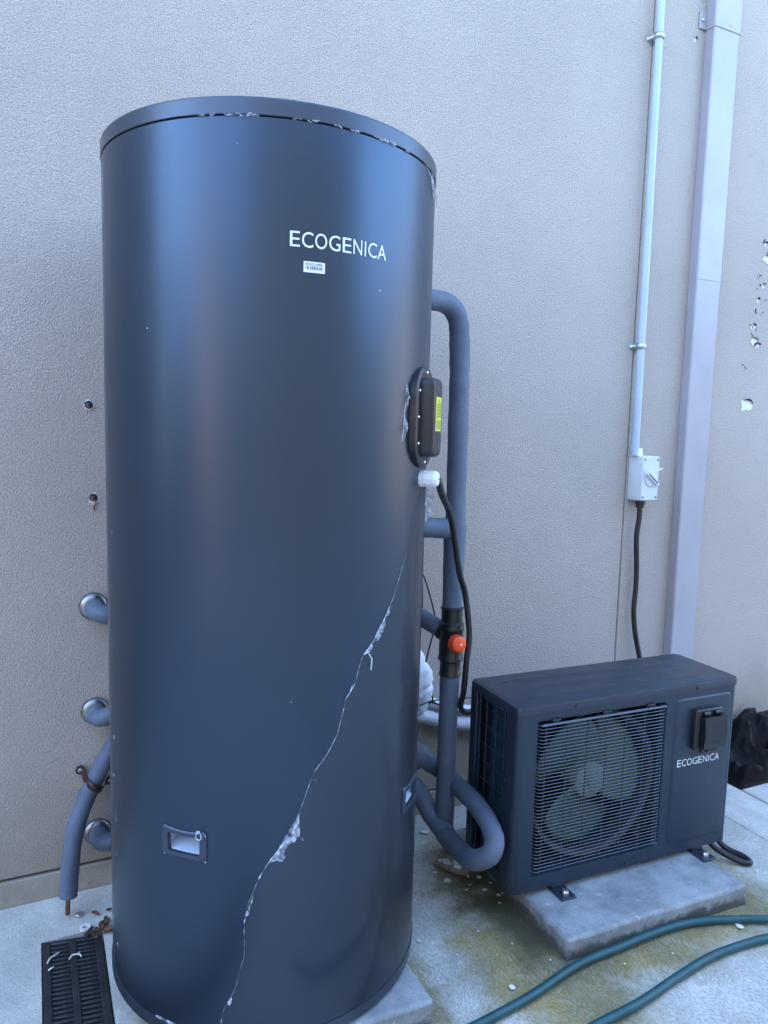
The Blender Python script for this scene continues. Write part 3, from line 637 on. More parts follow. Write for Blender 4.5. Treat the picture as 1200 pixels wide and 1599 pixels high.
# front panel with grille opening: frame strips, rounded left corner post
gxa, gxb, gza, gzb = .058, .466, .036, .440
def sheet_ring(x0, x1, z0, z1, ox0, ox1, oz0, oz1, y0, y1):
    m = MB(); O = [(x0, z0), (x1, z0), (x1, z1), (x0, z1)]; r = rrect(ox0, ox1, oz0, oz1, .012, 4)
    return m, O, r
fp = MB()
TOPZ = UZ1-.017
for a in ((.022, gxa, .0, TOPZ), (gxb, UW-.014, 0, TOPZ), (gxa, gxb, 0, gza), (gxa, gxb, gzb, TOPZ)):
    fp.box(a[0], a[1], 0, .006, a[2], a[3])
import bmesh
def merged(mb, name, mat):
    me = mb.mesh(name, mat, 0); bm = bmesh.new(); bm.from_mesh(me); bmesh.ops.remove_doubles(bm, verts=bm.verts, dist=.0002); bm.to_mesh(me); bm.free(); return me
# outer shell outline (plan view) with rounded front corners, extruded: left post, right panel
def post(poly, z0, z1): return MB().prism(poly, z0, z1)
def arc(cx, cy, r, a0, a1, n=8): return [(cx+r*cos(rad(a0+(a1-a0)*k/n)), cy+r*sin(rad(a0+(a1-a0)*k/n))) for k in range(n+1)]
left_post = arc(.022, .022, .022, 270, 180, 10)+[(0, .050), (.006, .050)]+arc(.022, .022, .016, 180, 270, 10)
front = MB()
front.prism([(p[0], p[1]) for p in left_post], 0, TOPZ)
for a in ((.022, gxa, 0, TOPZ), (gxb, UW-.014, 0, TOPZ), (gxa, gxb, 0, gza), (gxa, gxb, gzb, TOPZ)):
    front.box(a[0], a[1], 0, .006, a[2], a[3])
front.prism(arc(UW-.014, .014, .014, 270, 360, 8)+[(UW, .05), (UW-.006, .05)]+arc(UW-.014, .014, .008, 360, 270, 8), 0, TOPZ)
shell = part('front_panel', front, 'unit', U)
# recessed lip round the grille opening
lip = MB(); O = rrect(gxa, gxb, gza, gzb, .010, 4); I = rrect(gxa+.006, gxb-.006, gza+.006, gzb-.006, .009, 4)
lip.rings([[(x, -.0005, z) for x, z in rrect(gxa-.004, gxb+.004, gza-.004, gzb+.004, .012, 4)], [(x, .0005, z) for x, z in O], [(x, .012, z) for x, z in I], [(x, .02, z) for x, z in I]], True, False)
part('grille_surround', lip, 'unit', U)
part('right_panel', MB().box(UW-.006, UW-.0005, .0505, UD, 0, TOPZ), 'unit', U, bevel=.002)
part('back_panel', MB().box(.02, UW-.0065, UD-.005, UD, .002, TOPZ), 'unit', U)
part('base_pan', MB().box(.004, UW-.006, .008, UD-.006, -.004, .03), 'unit', U, bevel=.003)
part('rear_post', MB().box(0.0005, .02, UD-.032, UD, 0, TOPZ).box(-.001, .006, UD-.034, UD-.028, 0, TOPZ-.003), 'unit', U, bevel=.003)
# raised service panel on the right of the front
sp = MB(); P = lambda e, r: rrect(.496+e, .700-e, .030+e, .441-e, r, 6)
sp.rings([[(x, .001, z) for x, z in P(0, .018)], [(x, -.0035, z) for x, z in P(.004, .016)], [(x, -.004, z) for x, z in P(.006, .015)]])
svc = part('service_panel', sp, 'unit', U)
part('lettering', word_mesh('ECOGENICA', .1525, .0195).map(lambda p: (p.x+.5125, -.0048, p.z+.2515)), 'print_white', svc)
# top cover
tc = MB(); R4 = lambda e, r: rrect(-.004+e, UW+.004-e, -.005+e, UD+.004-e, r, 6)
tc.rings([[(x, y, TOPZ-.004) for x, y in R4(0, .020)], [(x, y, UZ1-.007) for x, y in R4(0, .020)], [(x, y, UZ1-.002) for x, y in R4(.002, .019)], [(x, y, UZ1) for x, y in R4(.007, .016)]])
top = part('top_cover', tc, 'unit', U)
for y in (.055, .115, .172):
    mm = MB(); Q = lambda e: rrect(.09+e, UW-.09-e, y-.017+e, y+.017-e, .012, 4)
    mm.rings([[(a, b, UZ1-.0005) for a, b in Q(0)], [(a, b, UZ1+.0008) for a, b in Q(.004)]]); part('pressed_rib', mm, 'unit', top)
for y in (.05, .113, .172): part('slot', MB().box(.058, .080, y-.0022, y+.0022, UZ1-.001, UZ1+.0012), 'inner', top, bevel=.001)
for x, z in ((.166, UZ1-.0125), (.566, UZ1-.0125)): part('screw', MB().lathe([(.0048, 0), (.0042, .0025), (.001, .003)], (x, -.005, z), (0, -1, 0), 12), 'inner', top)
# inside: dark box, shroud ring, motor bracket, fan
inn = MB(); inn.box(.03, UW-.02, UD-.02, UD-.0055, .02, TOPZ-.01); inn.box(.47, .475, .02, UD-.02, .02, TOPZ-.01); inn.box(.03, .47, .02, UD-.02, TOPZ-.012, TOPZ-.006); inn.box(.03, .47, .02, UD-.02, .031, .034)
part('inner_box', inn, 'inner', U)
FX, FZ, FR_ = .262, .238, .180
shr = MB(); n = 48
shr.rings([[(FX+(FR_+.018)*cos(2*pi*k/n), .026, FZ+(FR_+.018)*sin(2*pi*k/n)) for k in range(n)], [(FX+(FR_+.006)*cos(2*pi*k/n), .034, FZ+(FR_+.006)*sin(2*pi*k/n)) for k in range(n)], [(FX+(FR_+.006)*cos(2*pi*k/n), .075, FZ+(FR_+.006)*sin(2*pi*k/n)) for k in range(n)]], True, False)
part('fan_shroud', shr, 'inner', U)
fan = part('fan_hub', MB().lathe([(.045, -.045), (.050, .028), (.047, .034), (.034, .037), (.016, .038), (.013, .044), (.004, .045)], (FX, .075, FZ), (0, -1, 0), 32), 'fanhub', U)
for k in range(3):
    b = MB(); base = 118+120*k; nu, nv = 12, 14
    for i in range(nu+1):
        r = .040+(FR_-.044)*i/nu; t = i/nu
        half = 48+14*t-12*t*t; sweep = 24*t
        for j in range(nv+1):
            q = j/nv*2-1
            rr = r*(1-.10*max(0, abs(q)-.6)*t*2)
            a = rad(base+sweep+q*half); y = .068+.026*q-.006*(1-q*q)
            b.v.append((FX+rr*cos(a), y, FZ+rr*sin(a)))
    b.f = [(i*(nv+1)+j, (i+1)*(nv+1)+j, (i+1)*(nv+1)+j+1, i*(nv+1)+j+1) for i in range(nu) for j in range(nv)]
    o = part('fan_blade', b, 'fan', U); sol = o.modifiers.new('s', 'SOLIDIFY'); sol.thickness = .003
# grille: every horizontal wire and stay is its own part
wz = lin(gza+.014, gzb-.012, 42)
wpts = fillet([(gxa+.004, .016, 0), (gxa+.008, -.004, 0), (gxb-.008, -.004, 0), (gxb-.004, .016, 0)], .006, 4)
wme = MB().tube(wpts, .00105, 6).mesh('grille_wire', 'wire')
for z in wz: obj('grille_wire', wme, U, loc=(0, 0, z))
vme = MB().tube([(0, -.0015, gza+.008), (0, -.0015, gzb-.006)], .0018, 6).mesh('grille_stay', 'inner')
for x in (.082, .145, .207, .268, .330, .392, .444): obj('grille_stay', vme, U, loc=(x, 0, 0))
part('grille_rail', MB().tube([(gxa+.008, -.005, gzb-.010), (gxb-.008, -.005, gzb-.010)], .0032, 8), 'wire', U)
for x in (.11, .265, .41): part('grille_clip', MB().box(x-.012, x+.012, -.005, .004, gzb-.005, gzb+.002), 'inner', U, bevel=.001)
# left side: coil, open rear part, wire guard
cm = MB()
for k in range(0, 66): y = .056+.078*k/66; cm.box(.0115, .026, y, y+.0005, .03, TOPZ-.012)
cm.box(.0145, .026, .055, .1345, .03, TOPZ-.012)
part('coil', cm, 'coil', U)
part('side_void', MB().box(.03, .034, .13, UD-.02, .0, TOPZ-.008), 'inner', U)
part('side_rail', MB().box(.002, .02, .05, UD-.03, .0, .014), 'unit', U, bevel=.002)
lipm = MB().box(-.009, .0015, .062, .150, TOPZ-.014, TOPZ-.0045); part('grip_lip', lipm.map(lambda p: (p.x+(0 if p.z > TOPZ-.008 else .006), p.y, p.z)), 'unit', U, bevel=.003)
gme = MB().tube([(.004, .048, 0), (.0025, .06, 0), (.0025, UD-.04, 0), (.004, UD-.03, 0)], .0013, 6).mesh('guard_wire', 'unit')
for z in lin(.04, TOPZ-.035, 8): obj('guard_wire', gme, U, loc=(0, 0, z))
gme2 = MB().tube([(.0022, 0, .008), (.0022, 0, TOPZ-.006)], .0013, 6).mesh('guard_stay', 'unit')
for y in (.06, .10, .145, .178): obj('guard_stay', gme2, U, loc=(0, y, 0))
for y, z in ((.047, .38), (.047, .28), (.047, .18), (.047, .07), (.02, .03)): part('screw', MB().lathe([(.0042, 0), (.0038, .0022), (.001, .0026)], (-.0002, y, z), (-1, 0, 0), 10), 'inner', U)
for x in (.36, .7): part('screw', MB().lathe([(.0042, 0), (.0038, .0022), (.001, .0026)], (x, 0, .008), (0, -1, 0), 10), 'inner', U)
# feet
for x in (.125, .598):
    ft = part('mounting_foot', MB().box(x-.0, x+.045, -.042, .20, -.0185, -.013).box(x+.004, x+.041, .004, .19, -.0135, -.0035), 'unit', U, bevel=.002)
    part('foot_bolt', MB().lathe([(.0095, 0), (.0095, .004), (.0075, .008), (.002, .0095)], (x+.026, -.020, -.013), (0, 0, 1), 14), 'zinc', ft)
# electrical isolator on the front
ic = MB(); q = lambda e, r: rrect(.553+e, .650-e, .298+e, .410-e, r, 4)
ic.rings([[(x, -.003, z) for x, z in q(0, .006)], [(x, -.018, z) for x, z in q(0, .006)], [(x, -.021, z) for x, z in q(.003, .005)]])
iso = part('socket_cover', ic, 'black', U)
lidm = MB(); prof = []
for k in range(13):
    t = k/12; z = .306+.088*t; prof.append((z, -.034-.008*math.sin(pi*(.15+.7*t))))
L0 = [(.566, -.019, z) for z, y in prof]; 
rows = [[(x, y if 0 < i < 3 else -.018, z) for z, y in prof] for i, x in enumerate((.566, .567, .646, .647))]
lidm.rings(rows, False, False)
nn = len(prof); lidm.add([(.567, -.018, prof[-1][0]), (.646, -.018, prof[-1][0]), (.646, prof[-1][1], prof[-1][0]), (.567, prof[-1][1], prof[-1][0])], [(0, 1, 2, 3)])
lidm.add([(.567, -.018, prof[0][0]), (.646, -.018, prof[0][0]), (.646, prof[0][1], prof[0][0]), (.567, prof[0][1], prof[0][0])], [(0, 1, 2, 3)])
part('hinged_flap', lidm, 'blackgloss', iso)
for x0, x1 in ((.572, .592), (.612, .634)): part('hinge_barrel', MB().tube([(x0, -.026, .401), (x1, -.026, .401)], .0062, 12), 'blackgloss', iso)
part('catch', MB().box(.590, .630, -.030, -.018, .292, .304).box(.572, .582, -.026, -.018, .290, .303), 'black', iso, bevel=.002)
# cable loop leaving the right end of the unit
cl = MB().tube(spline([(.735, .19, .10), (.742, .15, .04), (.775, .06, -.055), (.797, .0, -.066), (.790, -.03, -.066), (.765, -.022, -.064), (.725, .03, -.045), (.70, .06, -.01), (.69, .07, .01)], 8), .0088, 12)
part('cable_loop', cl, 'rubber', U)
rough_slab('concrete_slab', 'low rough concrete slab with damp edges under the fan unit', (1.088, 1.668, -.728, -.33), .0578, rot=-.03, rag=.0032)

# ------------------------------------------------------------------ cables on the right of the tank
tag(obj('power_cable', MB().tube(spline([gc+er*.03, (.742, -.64, 1.112), (.765, -.605, 1.104), (.805, -.55, 1.075), (.891, -.45, 1.005), (.961, -.38, .865), (1.002, -.35, .79), (1.025, -.34, .682), (1.02, -.34, .613), (1.024, -.325, .52), (1.032, -.30, .468), (1.07, -.28, .44), (1.15, -.26, .44)], 8), .0080, 12).mesh('power_cable', 'rubber')), 'black cable running from the white gland on the tank down behind the fan unit', 'cable')
tag(obj('thin_wire', MB().tube(spline([(1.04, -.02, .80), (1.057, -.02, .778), (1.075, -.02, .735), (1.099, -.02, .661), (1.105, -.02, .62), (1.085, -.02, .54), (1.06, -.025, .45)], 6), .0026, 8).mesh('thin_wire', 'rubber')), 'thin black wire looping down the wall behind the valve', 'wire')
tag(obj('thin_wire', MB().tube(spline([(1.045, -.03, .79), (1.05, -.03, .74), (1.052, -.03, .66), (1.046, -.03, .60), (1.03, -.03, .5)], 6), .0024, 8).mesh('thin_wire', 'rubber')), 'short black wire hanging close against the tank edge', 'wire')
tag(obj('thin_wire', MB().tube(spline([(1.03, -.075, .392), (1.08, -.075, .40), (1.2, -.07, .39), (1.4, -.05, .37)], 5), .0022, 6).mesh('thin_wire', 'rubber')), 'black wire stretched level above the white lagged pipe', 'wire')
ls = thing('white_line_set', 'white lagged pipe pair running along the foot of the wall behind the pipework', 'lagged pipe', (1.15, -.03, .3))
part('lower_tube', MB().tube(spline([(.80, -.03, .36), (.95, -.03, .362), (1.042, -.03, .345), (1.135, -.03, .312), (1.242, -.03, .285), (1.4, -.03, .27), (1.9, -.03, .26)], 6), .0215, 16, rfun=wob), 'lagwhite', ls)
part('upper_tube', MB().tube(spline([(.85, -.03, .43), (.98, -.035, .42), (1.042, -.03, .395), (1.135, -.028, .362), (1.242, -.028, .33), (1.4, -.03, .315), (1.9, -.03, .31)], 6), .015, 14, rfun=wob), 'lagwhite', ls)
part('wire_tie', MB().tube(spline([(1.05, -.055, .40), (1.09, -.06, .385), (1.16, -.058, .35), (1.25, -.055, .325), (1.4, -.05, .30)], 5), .0035, 6), 'rubber', ls)
part('knotted_tie', MB().tube([(1.066, -.062, .385), (1.078, -.068, .40), (1.074, -.07, .412)], .003, 6).tube([(1.06, -.062, .39), (1.085, -.066, .392)], .003, 6), 'rubber', ls)
# puffy white lagging bundle
wbm = MB(); nn = 28; rows = []
for i in range(29):
    t = i/28; z = .362+.215*t; wdt = .043*math.sin(pi*(.08+.88*t))**.7; cx = 1.052-.012*t-.045*t*t
    pinch = 1-.22*math.exp(-((t-.36)/.03)**2)-.25*math.exp(-((t-.68)/.03)**2)
    row = []
    for k in range(nn):
        a = 2*pi*k/nn; d = Vector((cos(a), sin(a)*.75, 0)); q = noise.noise(Vector((d.x*2.2, d.y*2.2, t*7)))*.22+noise.noise(Vector((d.x*6, d.y*6, t*16)))*.10
        row.append((cx+wdt*pinch*d.x*(1+q), -.052+wdt*pinch*d.y*(1+q), z+.014*d.x))
    rows.append(row)
tag(obj('lagging_bundle', wbm.rings(rows).mesh('lagging_bundle', 'lagwhite', 60)), 'puffy white bundle of pipe lagging tucked between tank and wall', 'lagging')

# ------------------------------------------------------------------ conduit, isolator switch
cx_ = 1.868; cy_ = -.028
cn = thing('conduit', 'pale grey plastic conduit running up the wall from the isolator switch', 'conduit', (cx_, cy_, 1.165))
part('tube', MB().tube(densify([Vector((cx_, cy_, 1.15)), Vector((cx_-.007, cy_, 2.2)), Vector((cx_-.015, cy_, 3.6))], .1), .0128, 20), 'conduit', cn)
for z in (1.517, 2.503):
    xo = cx_-.0155*(z-1.15)/2.45
    sd_ = MB(); rows = []
    for zz in (z-.009, z+.009):
        pts = [(xo-.026, -.001), (xo-.017, -.001)]+[(xo+.0145*cos(rad(a)), cy_+.0145*sin(rad(a))) for a in range(180, 361, 15)]+[(xo+.017, -.001), (xo+.030, -.001)]
        rows.append([(x, y, zz) for x, y in pts])
    sd_.rings(rows, False, False); o = part('saddle', sd_, 'galv', cn); s_ = o.modifiers.new('s', 'SOLIDIFY'); s_.thickness = .002; s_.offset = 1
    for sx in (.023,): part('saddle_screw', MB().lathe([(.005, .002), (.004, .0045), (.001, .005)], (xo+sx, -.001, z), (0, -1, 0), 10), 'zinc', o)
ib = thing('isolator_switch', 'pale grey isolator switch box with rotary lever on the wall', 'switch', (1.9, -.03, 1.0))
# box footprint on the wall, front face 60 mm proud
bx0, bx1, bz0, bz1, bd = 1.872, 1.953, .993, 1.148, -.062
bxm = MB(); q2 = lambda e, r: rrect(bx0+e, bx1-e, bz0+e, bz1-e, r, 3)
bxm.rings([[(x, -.0005, z) for x, z in q2(0, .004)], [(x, bd+.004, z) for x, z in q2(.001, .004)], [(x, bd, z) for x, z in q2(.004, .003)]])
body = part('box', bxm, 'isolator', ib)
for x in (bx0+.011, bx1-.011):
    for z in (bz0+.013, bz1-.013): part('box_screw', MB().lathe([(.0035, 0), (.0032, .0012), (.001, .0012)], (x, bd, z), (0, -1, 0), 8), 'print_black', body)
xc, zc = (bx0+bx1)/2, (bz0+bz1)/2
part('dial', MB().lathe([(.028, 0), (.0265, .005), (.012, .007)], (xc, bd, zc), (0, -1, 0), 28), 'isolator', body)
dg = rad(-38)
def lever(p): x, z = p.x*cos(dg)-p.y*sin(dg), p.x*sin(dg)+p.y*cos(dg); return (xc+x, bd-p.z, zc+z)
lv = MB(); lv.rings([[(x, y, h) for x, y in rrect(-.034, .034, -.009, .009, .004, 3)] if h < .012 else [(x, y, h) for x, y in rrect(-.033, .033, -.006, .006, .003, 3)] for h in (.004, .010, .016)])
part('lever', lv.map(lever), 'isolator', body)
part('lever_slot', MB().box(-.026, .026, -.002, .002, .0155, .0165).map(lever), 'gap', body)
fin = MB(); fin.rings([[(xc+.006, bd, zc+.016), (xc+.012, bd, zc+.03), (xc+.012, bd-.004, zc+.03), (xc+.006, bd-.004, zc+.016)], [(xc+.040, bd, zc+.033), (xc+.042, bd, zc+.037), (xc+.042, bd-.015, zc+.037), (xc+.040, bd-.015, zc+.033)]])
part('guard_fin', fin, 'isolator', body)
part('conduit_adaptor', MB().lathe([(.0175, bz1-.002), (.0175, bz1+.012), (.0155, bz1+.013), (.0155, bz1+.024), (.0135, bz1+.025)], (cx_+.012, cy_, 0), (0, 0, 1), 18), 'white', ib)
part('gland', MB().lathe([(.018, bz0+.002), (.018, bz0-.010), (.0145, bz0-.016), (.0145, bz0-.026), (.009, bz0-.028)], (xc-.008, -.030, 0), (0, 0, 1), 12), 'black', ib, smooth=25)
tag(obj('power_cable', MB().tube(spline([(xc-.008, -.03, .985), (xc-.008, -.03, .93), (1.902, -.026, .86), (1.915, -.022, .76), (1.918, -.022, .68), (1.913, -.024, .60), (1.922, -.028, .52), (1.94, -.035, .44), (1.95, -.06, .34), (1.93, -.15, .26), (1.8, -.25, .22), (1.74, -.33, .2)], 8), .0092, 12).mesh('power_cable', 'rubber')), 'black cable hanging from the isolator switch down behind the fan unit', 'cable')

# ------------------------------------------------------------------ downpipe
dp = thing('downpipe', 'wide rectangular painted metal downpipe fixed to the wall on the right', 'downpipe', (2.15, -.02, .05))
DX, DD, DW = 2.0945, .0375, .1166
JZ = 1.765; BZ = 2.588
def pipe_sec(z0, z1, e): 
    m = MB(); m.prism([(DX-e, -.0015), (DX-e, -DD-e+.004), (DX-e+.004, -DD-e), (DX+DW+e-.004, -DD-e), (DX+DW+e, -DD-e+.004), (DX+DW+e, -.0015)], z0, z1); return m
part('lower_section', pipe_sec(.0, JZ, 0.0), 'downpipe', dp, smooth=30)
part('upper_section', pipe_sec(JZ-.001+.0, BZ-.0, .0012), 'downpipe', dp, smooth=30)
part('top_section', pipe_sec(BZ, 3.75, .004), 'downpipe', dp, smooth=30)
br = MB().box(DX-.036, DX-.0045, -.005, -.0012, BZ, BZ+.055); br.box(DX+DW+.0045, DX+DW+.034, -.005, -.0012, BZ, BZ+.055)
bk_ = part('bracket', br, 'downpipe', dp, bevel=.004)
part('bracket_screw', MB().lathe([(.0075, 0), (.0075, .002), (.005, .005), (.001, .0055)], (DX-.022, -.005, BZ+.028), (0, -1, 0), 12), 'galv', bk_)
part('rivet', MB().lathe([(.0035, 0), (.003, .0015), (.001, .002)], (DX+DW*.58, -DD-.004, BZ+.016), (0, -1, 0), 8), 'downpipe', dp)

# ------------------------------------------------------------------ hose
hs = [(.60, -.80, .012), (.70, -.805, .012), (.793, -.799, .012), (.936, -.78, .012), (1.089, -.748, .013), (1.224, -.742, .013), (1.309, -.738, .013), (1.422, -.742, .013), (1.519, -.765, .012), (1.64, -.815, .012), (1.80, -.90, .012), (1.92, -.99, .012), (1.90, -1.06, .012), (1.78, -.98, .012), (1.66, -.895, .012), (1.578, -.862, .012), (1.415, -.851, .012), (1.275, -.867, .012), (1.139, -.889, .012), (1.017, -.898, .012), (.9, -.91, .012), (.7, -.95, .012), (.4, -1.05, .012)]
tag(obj('garden_hose', MB().tube(spline(hs, 8), .0098, 14).mesh('garden_hose', 'hose')), 'dark green garden hose curving across the concrete in two strands', 'hose')

# ------------------------------------------------------------------ black bag
bgm = MB(); nu, nv = 84, 56
def sst(t): t = max(0, min(1, t)); return t*t*(3-2*t)
for i in range(nu+1):
    for j in range(nv+1):
        u, v = i/nu, j/nv; x = 2.195+.47*u; y = -.295+.28*v
        wx = noise.noise(Vector((x*6, y*6, 3)))*.05; wy = noise.noise(Vector((x*6, y*6, 9)))*.05
        e = sst(u/.14)*sst((1-u)/.15)*sst(v/.10)
        f1 = 1-abs(noise.noise(Vector(((x+wx)*9+(y+wy)*7, (y+wy)*13-(x+wx)*4, 1.7)))); f2 = 1-abs(noise.noise(Vector(((x+wx)*22-(y)*16, (y+wy)*26+(x)*10, 5.1))))
        body = .045+.085*sst((x-2.30)/.13)*sst((v-.35)/.3)+.05*math.exp(-((x-2.262)/.035)**2)*sst((v-.2)/.4)
        z = e*(body+.095*(f1-.75)+.018*(f2-.75))
        bgm.v.append((x+wx*.5*e, min(-.008, y+wy*.4*e), max(.003, z)))
bgm.f = [(i*(nv+1)+j, (i+1)*(nv+1)+j, (i+1)*(nv+1)+j+1, i*(nv+1)+j+1) for i in range(nu) for j in range(nv)]
n0 = len(bgm.v); rim_ = [i*(nv+1) for i in range(nu+1)]+[nu*(nv+1)+j for j in range(1, nv+1)]+[i*(nv+1)+nv for i in range(nu-1, -1, -1)]+[j for j in range(nv-1, 0, -1)]
bgm.v += [(bgm.v[k][0], bgm.v[k][1], .001) for k in rim_]; nr = len(rim_)
bgm.f += [(rim_[k], n0+k, n0+(k+1) % nr, rim_[(k+1) % nr]) for k in range(nr)]
bo = obj('black_bag', bgm.mesh('black_bag', 'bag', 55)); ss = bo.modifiers.new('s', 'SUBSURF'); ss.levels = 1; ss.render_levels = 1
tag(bo, 'crumpled black bag heaped against the wall right of the fan unit', 'bag')

# ------------------------------------------------------------------ small litter
def flake(x, y, s, seed, label='small white paint flake lying on the concrete', group='white paint flakes scattered on the concrete', mat='flake', name='paint_flake', z=.003, ax=1.0):
    rnd = random.Random(seed); n = rnd.choice((4, 5, 5, 6)); a0 = rnd.random()*6
    poly = [(s*ax*rnd.uniform(.55, 1.15)*cos(a0+2*pi*k/n), s*rnd.uniform(.55, 1.15)*sin(a0+2*pi*k/n)) for k in range(n)]
    m = MB().prism(poly, 0, .0014); tl_ = rnd.uniform(-.18, .18); tm = rnd.uniform(-.18, .18)
    m.map(lambda p: (x+p.x, y+p.y, z+p.z+abs(p.x*tl_)+abs(p.y*tm)))
    return tag(obj(name, m.mesh(name, mat, 0)), label, 'paint flake' if name == 'paint_flake' else 'litter', group)
FL = [(1.044, -.111, .014), (.984, -.345, .012), (1.073, -.285, .008), (1.07, -.366, .009), (1.053, -.42, .009), (1.104, -.496, .007), (1.096, -.582, .007), (1.099, -.634, .008), (.801, -.524, .007), (.918, -.736, .009), (.916, -.769, .006), (1.56, -.796, .011), (.802, -.785, .006),
      (1.076, -.453, .006), (1.123, -.53, .005), (1.01, -.40, .005), (1.03, -.385, .004), (.97, -.30, .005), (1.085, -.40, .005), (1.045, -.35, .006), (1.09, -.45, .004), (1.06, -.48, .004), (1.12, -.6, .004), (1.0, -.62, .003), (.95, -.55, .003), (.86, -.6, .003), (1.05, -.7, .003), (.9, -.15, .008), (.95, -.13, .009), (1.0, -.09, .01), (.97, -.17, .007), (1.11, -.08, .011), (1.15, -.10, .009), (.93, -.2, .006), (1.2, -.78, .003), (1.33, -.80, .003), (.82, -.45, .004), (.85, -.38, .003), (.92, -.42, .003)]
for i, (x, y, s) in enumerate(FL):
    if (x, y) == (1.56, -.796): flake(x, y, s, i, 'lone white paint flake between the two hose strands', None)
    elif y > -.22: flake(x, y, s, i, 'white paint flake on the concrete near the wall foot behind the pipes', 'paint flakes at the wall foot')
    elif x > .96 and y > -.42: flake(x, y, s, i, 'white paint flake on the concrete under the grey pipe loop', 'paint flakes under the pipe loop')
    elif x > 1.04 and y > -.66: flake(x, y, s, i, 'white paint flake on the dark stain left of the fan unit slab', 'paint flakes beside the fan unit slab')
    elif x > 1.15: flake(x, y, s, i, 'tiny white paint flake in front of the fan unit slab', 'paint flakes in front of the fan unit slab')
    elif y > -.63: flake(x, y, s, i, 'white paint flake on the open concrete right of the tank', 'paint flakes right of the tank')
    else: flake(x, y, s, i, 'white paint flake on the concrete close to the lower hose strand', 'paint flakes by the hose')
# broken fibre board under the pipe loop
bd_ = MB().prism([(.985, -.262), (1.03, -.232), (1.06, -.25), (1.075, -.325), (1.045, -.345), (1.02, -.33)], .002, .009)
bo2 = obj('broken_board', bd_.mesh('broken_board', 'board', 0), None, .001, 1); tag(bo2, 'broken piece of brown board lying under the pipe loop', 'board')
crumb = MB()
for k, (x, y, s) in enumerate(((1.02, -.275, .018), (1.045, -.29, .012), (1.035, -.31, .01), (1.01, -.265, .008))):
    crumb.prism([(x+a, y+b) for a, b in blob2(7, s, .4, 200+k)], .0088, .0105)
part('peeled_skin', crumb, 'flake', bo2, smooth=0)
# brick-sized offcut behind the loop
tag(obj('concrete_offcut', MB().box(1.055, 1.16, -.285, -.20, 0, .05).map(lambda p: p+noise.noise_vector(p*20)*.006).mesh('concrete_offcut', 'slab', 0), None, .006, 2), 'small lump of grey concrete behind the pipe loop', 'rubble')
# leaves and silt at the head of the drain
def leaf(x, y, l, rot, seed, label):
    m = MB(); rnd = random.Random(seed); rows = []
    for i in range(7):
        t = i/6; w = l*.28*math.sin(pi*min(1, t*.93+.05))
        rows.append([(l*(t-.5), w*q, .004+.35*l*q*q*.6+.12*l*math.sin(3*t+seed)) for q in (-1, -.5, 0, .5, 1)])
    m.rings(rows, False, False); c, s = cos(rad(rot)), sin(rad(rot)); zmin = min(p[2] for p in m.v)
    m.map(lambda p: (x+p.x*c-p.y*s, y+p.x*s+p.y*c, p.z-zmin+.0025)); me = m.mesh('dry_leaf', 'leaf', 60)
    o = obj('dry_leaf', me); sx = o.modifiers.new('s', 'SOLIDIFY'); sx.thickness = .0006; return tag(o, label, 'leaf', 'dry brown leaves at the head of the drain')
leaf(.110, -.122, .022, -30, 1, 'dry brown leaf on bare concrete beside the copper pipe end')
leaf(.142, -.118, .018, 40, 2, 'dry brown leaf touching the tank foot left edge')
LL = 'dry brown leaf in the damp heap at the head of the drain'
for i, (x, y, l, r) in enumerate(((.128, -.165, .03, 30), (.120, -.178, .022, 120), (.135, -.20, .032, -10), (.132, -.15, .018, 75), (.112, -.19, .02, 10))): leaf(x, y, l, r, 3+i, LL)
heap = MB(); rnd = random.Random(5)
for k in range(42):
    x, y = .108+rnd.gauss(0, .018), -.188+rnd.gauss(0, .008)+.25*(rnd.random()-.5)*.05; s = rnd.uniform(.002, .0055)
    heap.lathe([(s*.2, -s*.4), (s, 0), (s*.7, s*.6), (s*.1, s*.8)], (x, y, .002+s*.4), (rnd.uniform(-.4, .4), rnd.uniform(-.4, .4), 1), 6)
ho = obj('silt', heap.mesh('silt', 'debris', 0)); ho['kind'] = 'stuff'; tag(ho, 'dark damp silt heaped at the top corner of the drain grate', 'silt')
wsh = tag(obj('washer', MB().rings([[(.084+r*cos(2*pi*k/20), -.166+r*sin(2*pi*k/20), z) for k in range(20)] for r, z in ((.0125, .004), (.0125, .0085), (.0065, .0085), (.0065, .004), (.0125, .004))], True, False).mesh('washer', 'white')), 'white plastic washer lying at the top edge of the drain grate', 'washer')
tag(obj('bottle_cap', MB().lathe([(.0085, 0), (.009, .001), (.0088, .005), (.0078, .0062), (.001, .0062)], (.073, -.107, .002), (0, 0, 1), 20).mesh('bottle_cap', 'galv')), 'small grey metal disc lying on the concrete above the drain', 'disc')
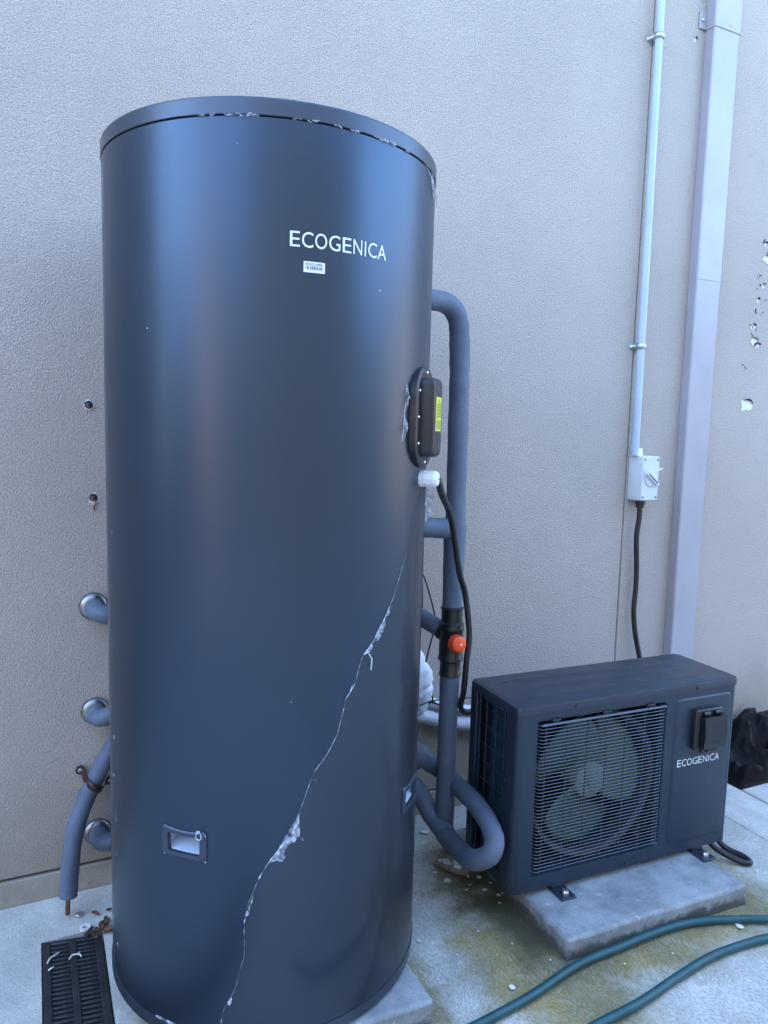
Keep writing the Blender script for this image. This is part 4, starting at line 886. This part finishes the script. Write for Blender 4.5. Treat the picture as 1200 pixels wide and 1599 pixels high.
for i, (pts, lab) in enumerate(((([(.0, -.255, .003), (.006, -.245, .006), (.018, -.235, .005), (.024, -.228, .003)]), 'white plastic offcut at the upper left of the drain grate'),
                                (([(.045, -.262, .004), (.052, -.256, .008), (.062, -.255, .007), (.068, -.246, .004)]), 'forked white plastic offcut on the middle rib of the drain grate'),
                                (([(.002, -.281, .004), (.008, -.28, .007), (.013, -.275, .005)]), 'short white plastic offcut at the left edge of the drain grate'))):
    m = MB().tube(spline(pts, 4), .0018, 6)
    if i == 1: m.tube(spline([(.06, -.255, .007), (.068, -.258, .006), (.07, -.264, .004)], 3), .0015, 6)
    tag(obj('plastic_offcut', m.mesh('plastic_offcut', 'white')), lab, 'litter')

# ------------------------------------------------------------------ the rest of the lane, seen in the tank's paint
ob = thing('opposite_building', 'long low dark clad building across the lane, mirrored darkly in the tank', 'building', (2, -6, 0))
part('wall', MB().box(-2.7, 4.4, -5.6, -5.3, 0, 3.9), 'darkclad', ob)
part('wing', MB().box(-5.6, -2.72, -5.55, -5.25, 0, 2.9), 'darkclad', ob); part('wing', MB().box(4.42, 12, -5.55, -5.25, 0, 2.9), 'darkclad', ob)
part('roof', MB().box(-2.9, 4.6, -8, -5.15, 3.9, 4.05), 'darkclad', ob)
bh = thing('brick_house', 'peach brick house at the lane end whose sunlit wall glows in the tank paint', 'building', (-8.2, -5.4, 0), rotz=rad(88), local=True)
part('wall', MB().box(-3.2, 0, -1.7, 1.7, 0, 3.9), 'brick', bh)
part('roof', MB().prism([(-1.9, 3.9), (1.9, 3.9), (0, 4.6)], 0, 3.6).map(lambda p: (.2-p.z, p.x, p.y)), 'rooftile', bh)
w_ = part('window', MB().box(-.01, .03, -.4, .4, 1.1, 2.3), 'white', bh); part('pane', MB().box(.02, .035, -.33, .33, 1.18, 2.22), 'glass', w_)

gr_ = thing('garage_row', 'pale garages closing the left end of the lane, mirrored low in the tank', 'building', (-13, -5, 0))
part('wall', MB().box(-16, -13, -11, -.5, 0, 4.0), 'paleclad', gr_); part('roof', MB().box(-16.2, -12.8, -11.2, -.4, 4.0, 4.12), 'rooftile', gr_)
yh = thing('yard_house', 'tan house closing the right end of the lane, mirrored at the tank edge', 'building', (15, -5, 0))
part('wall', MB().box(15, 18, -10, 1.5, 0, 4.4), 'tan', yh); part('roof', MB().box(14.7, 18.3, -10.3, 1.8, 4.4, 4.6), 'rooftile', yh)

for o in LOCALS: del o['_loc']
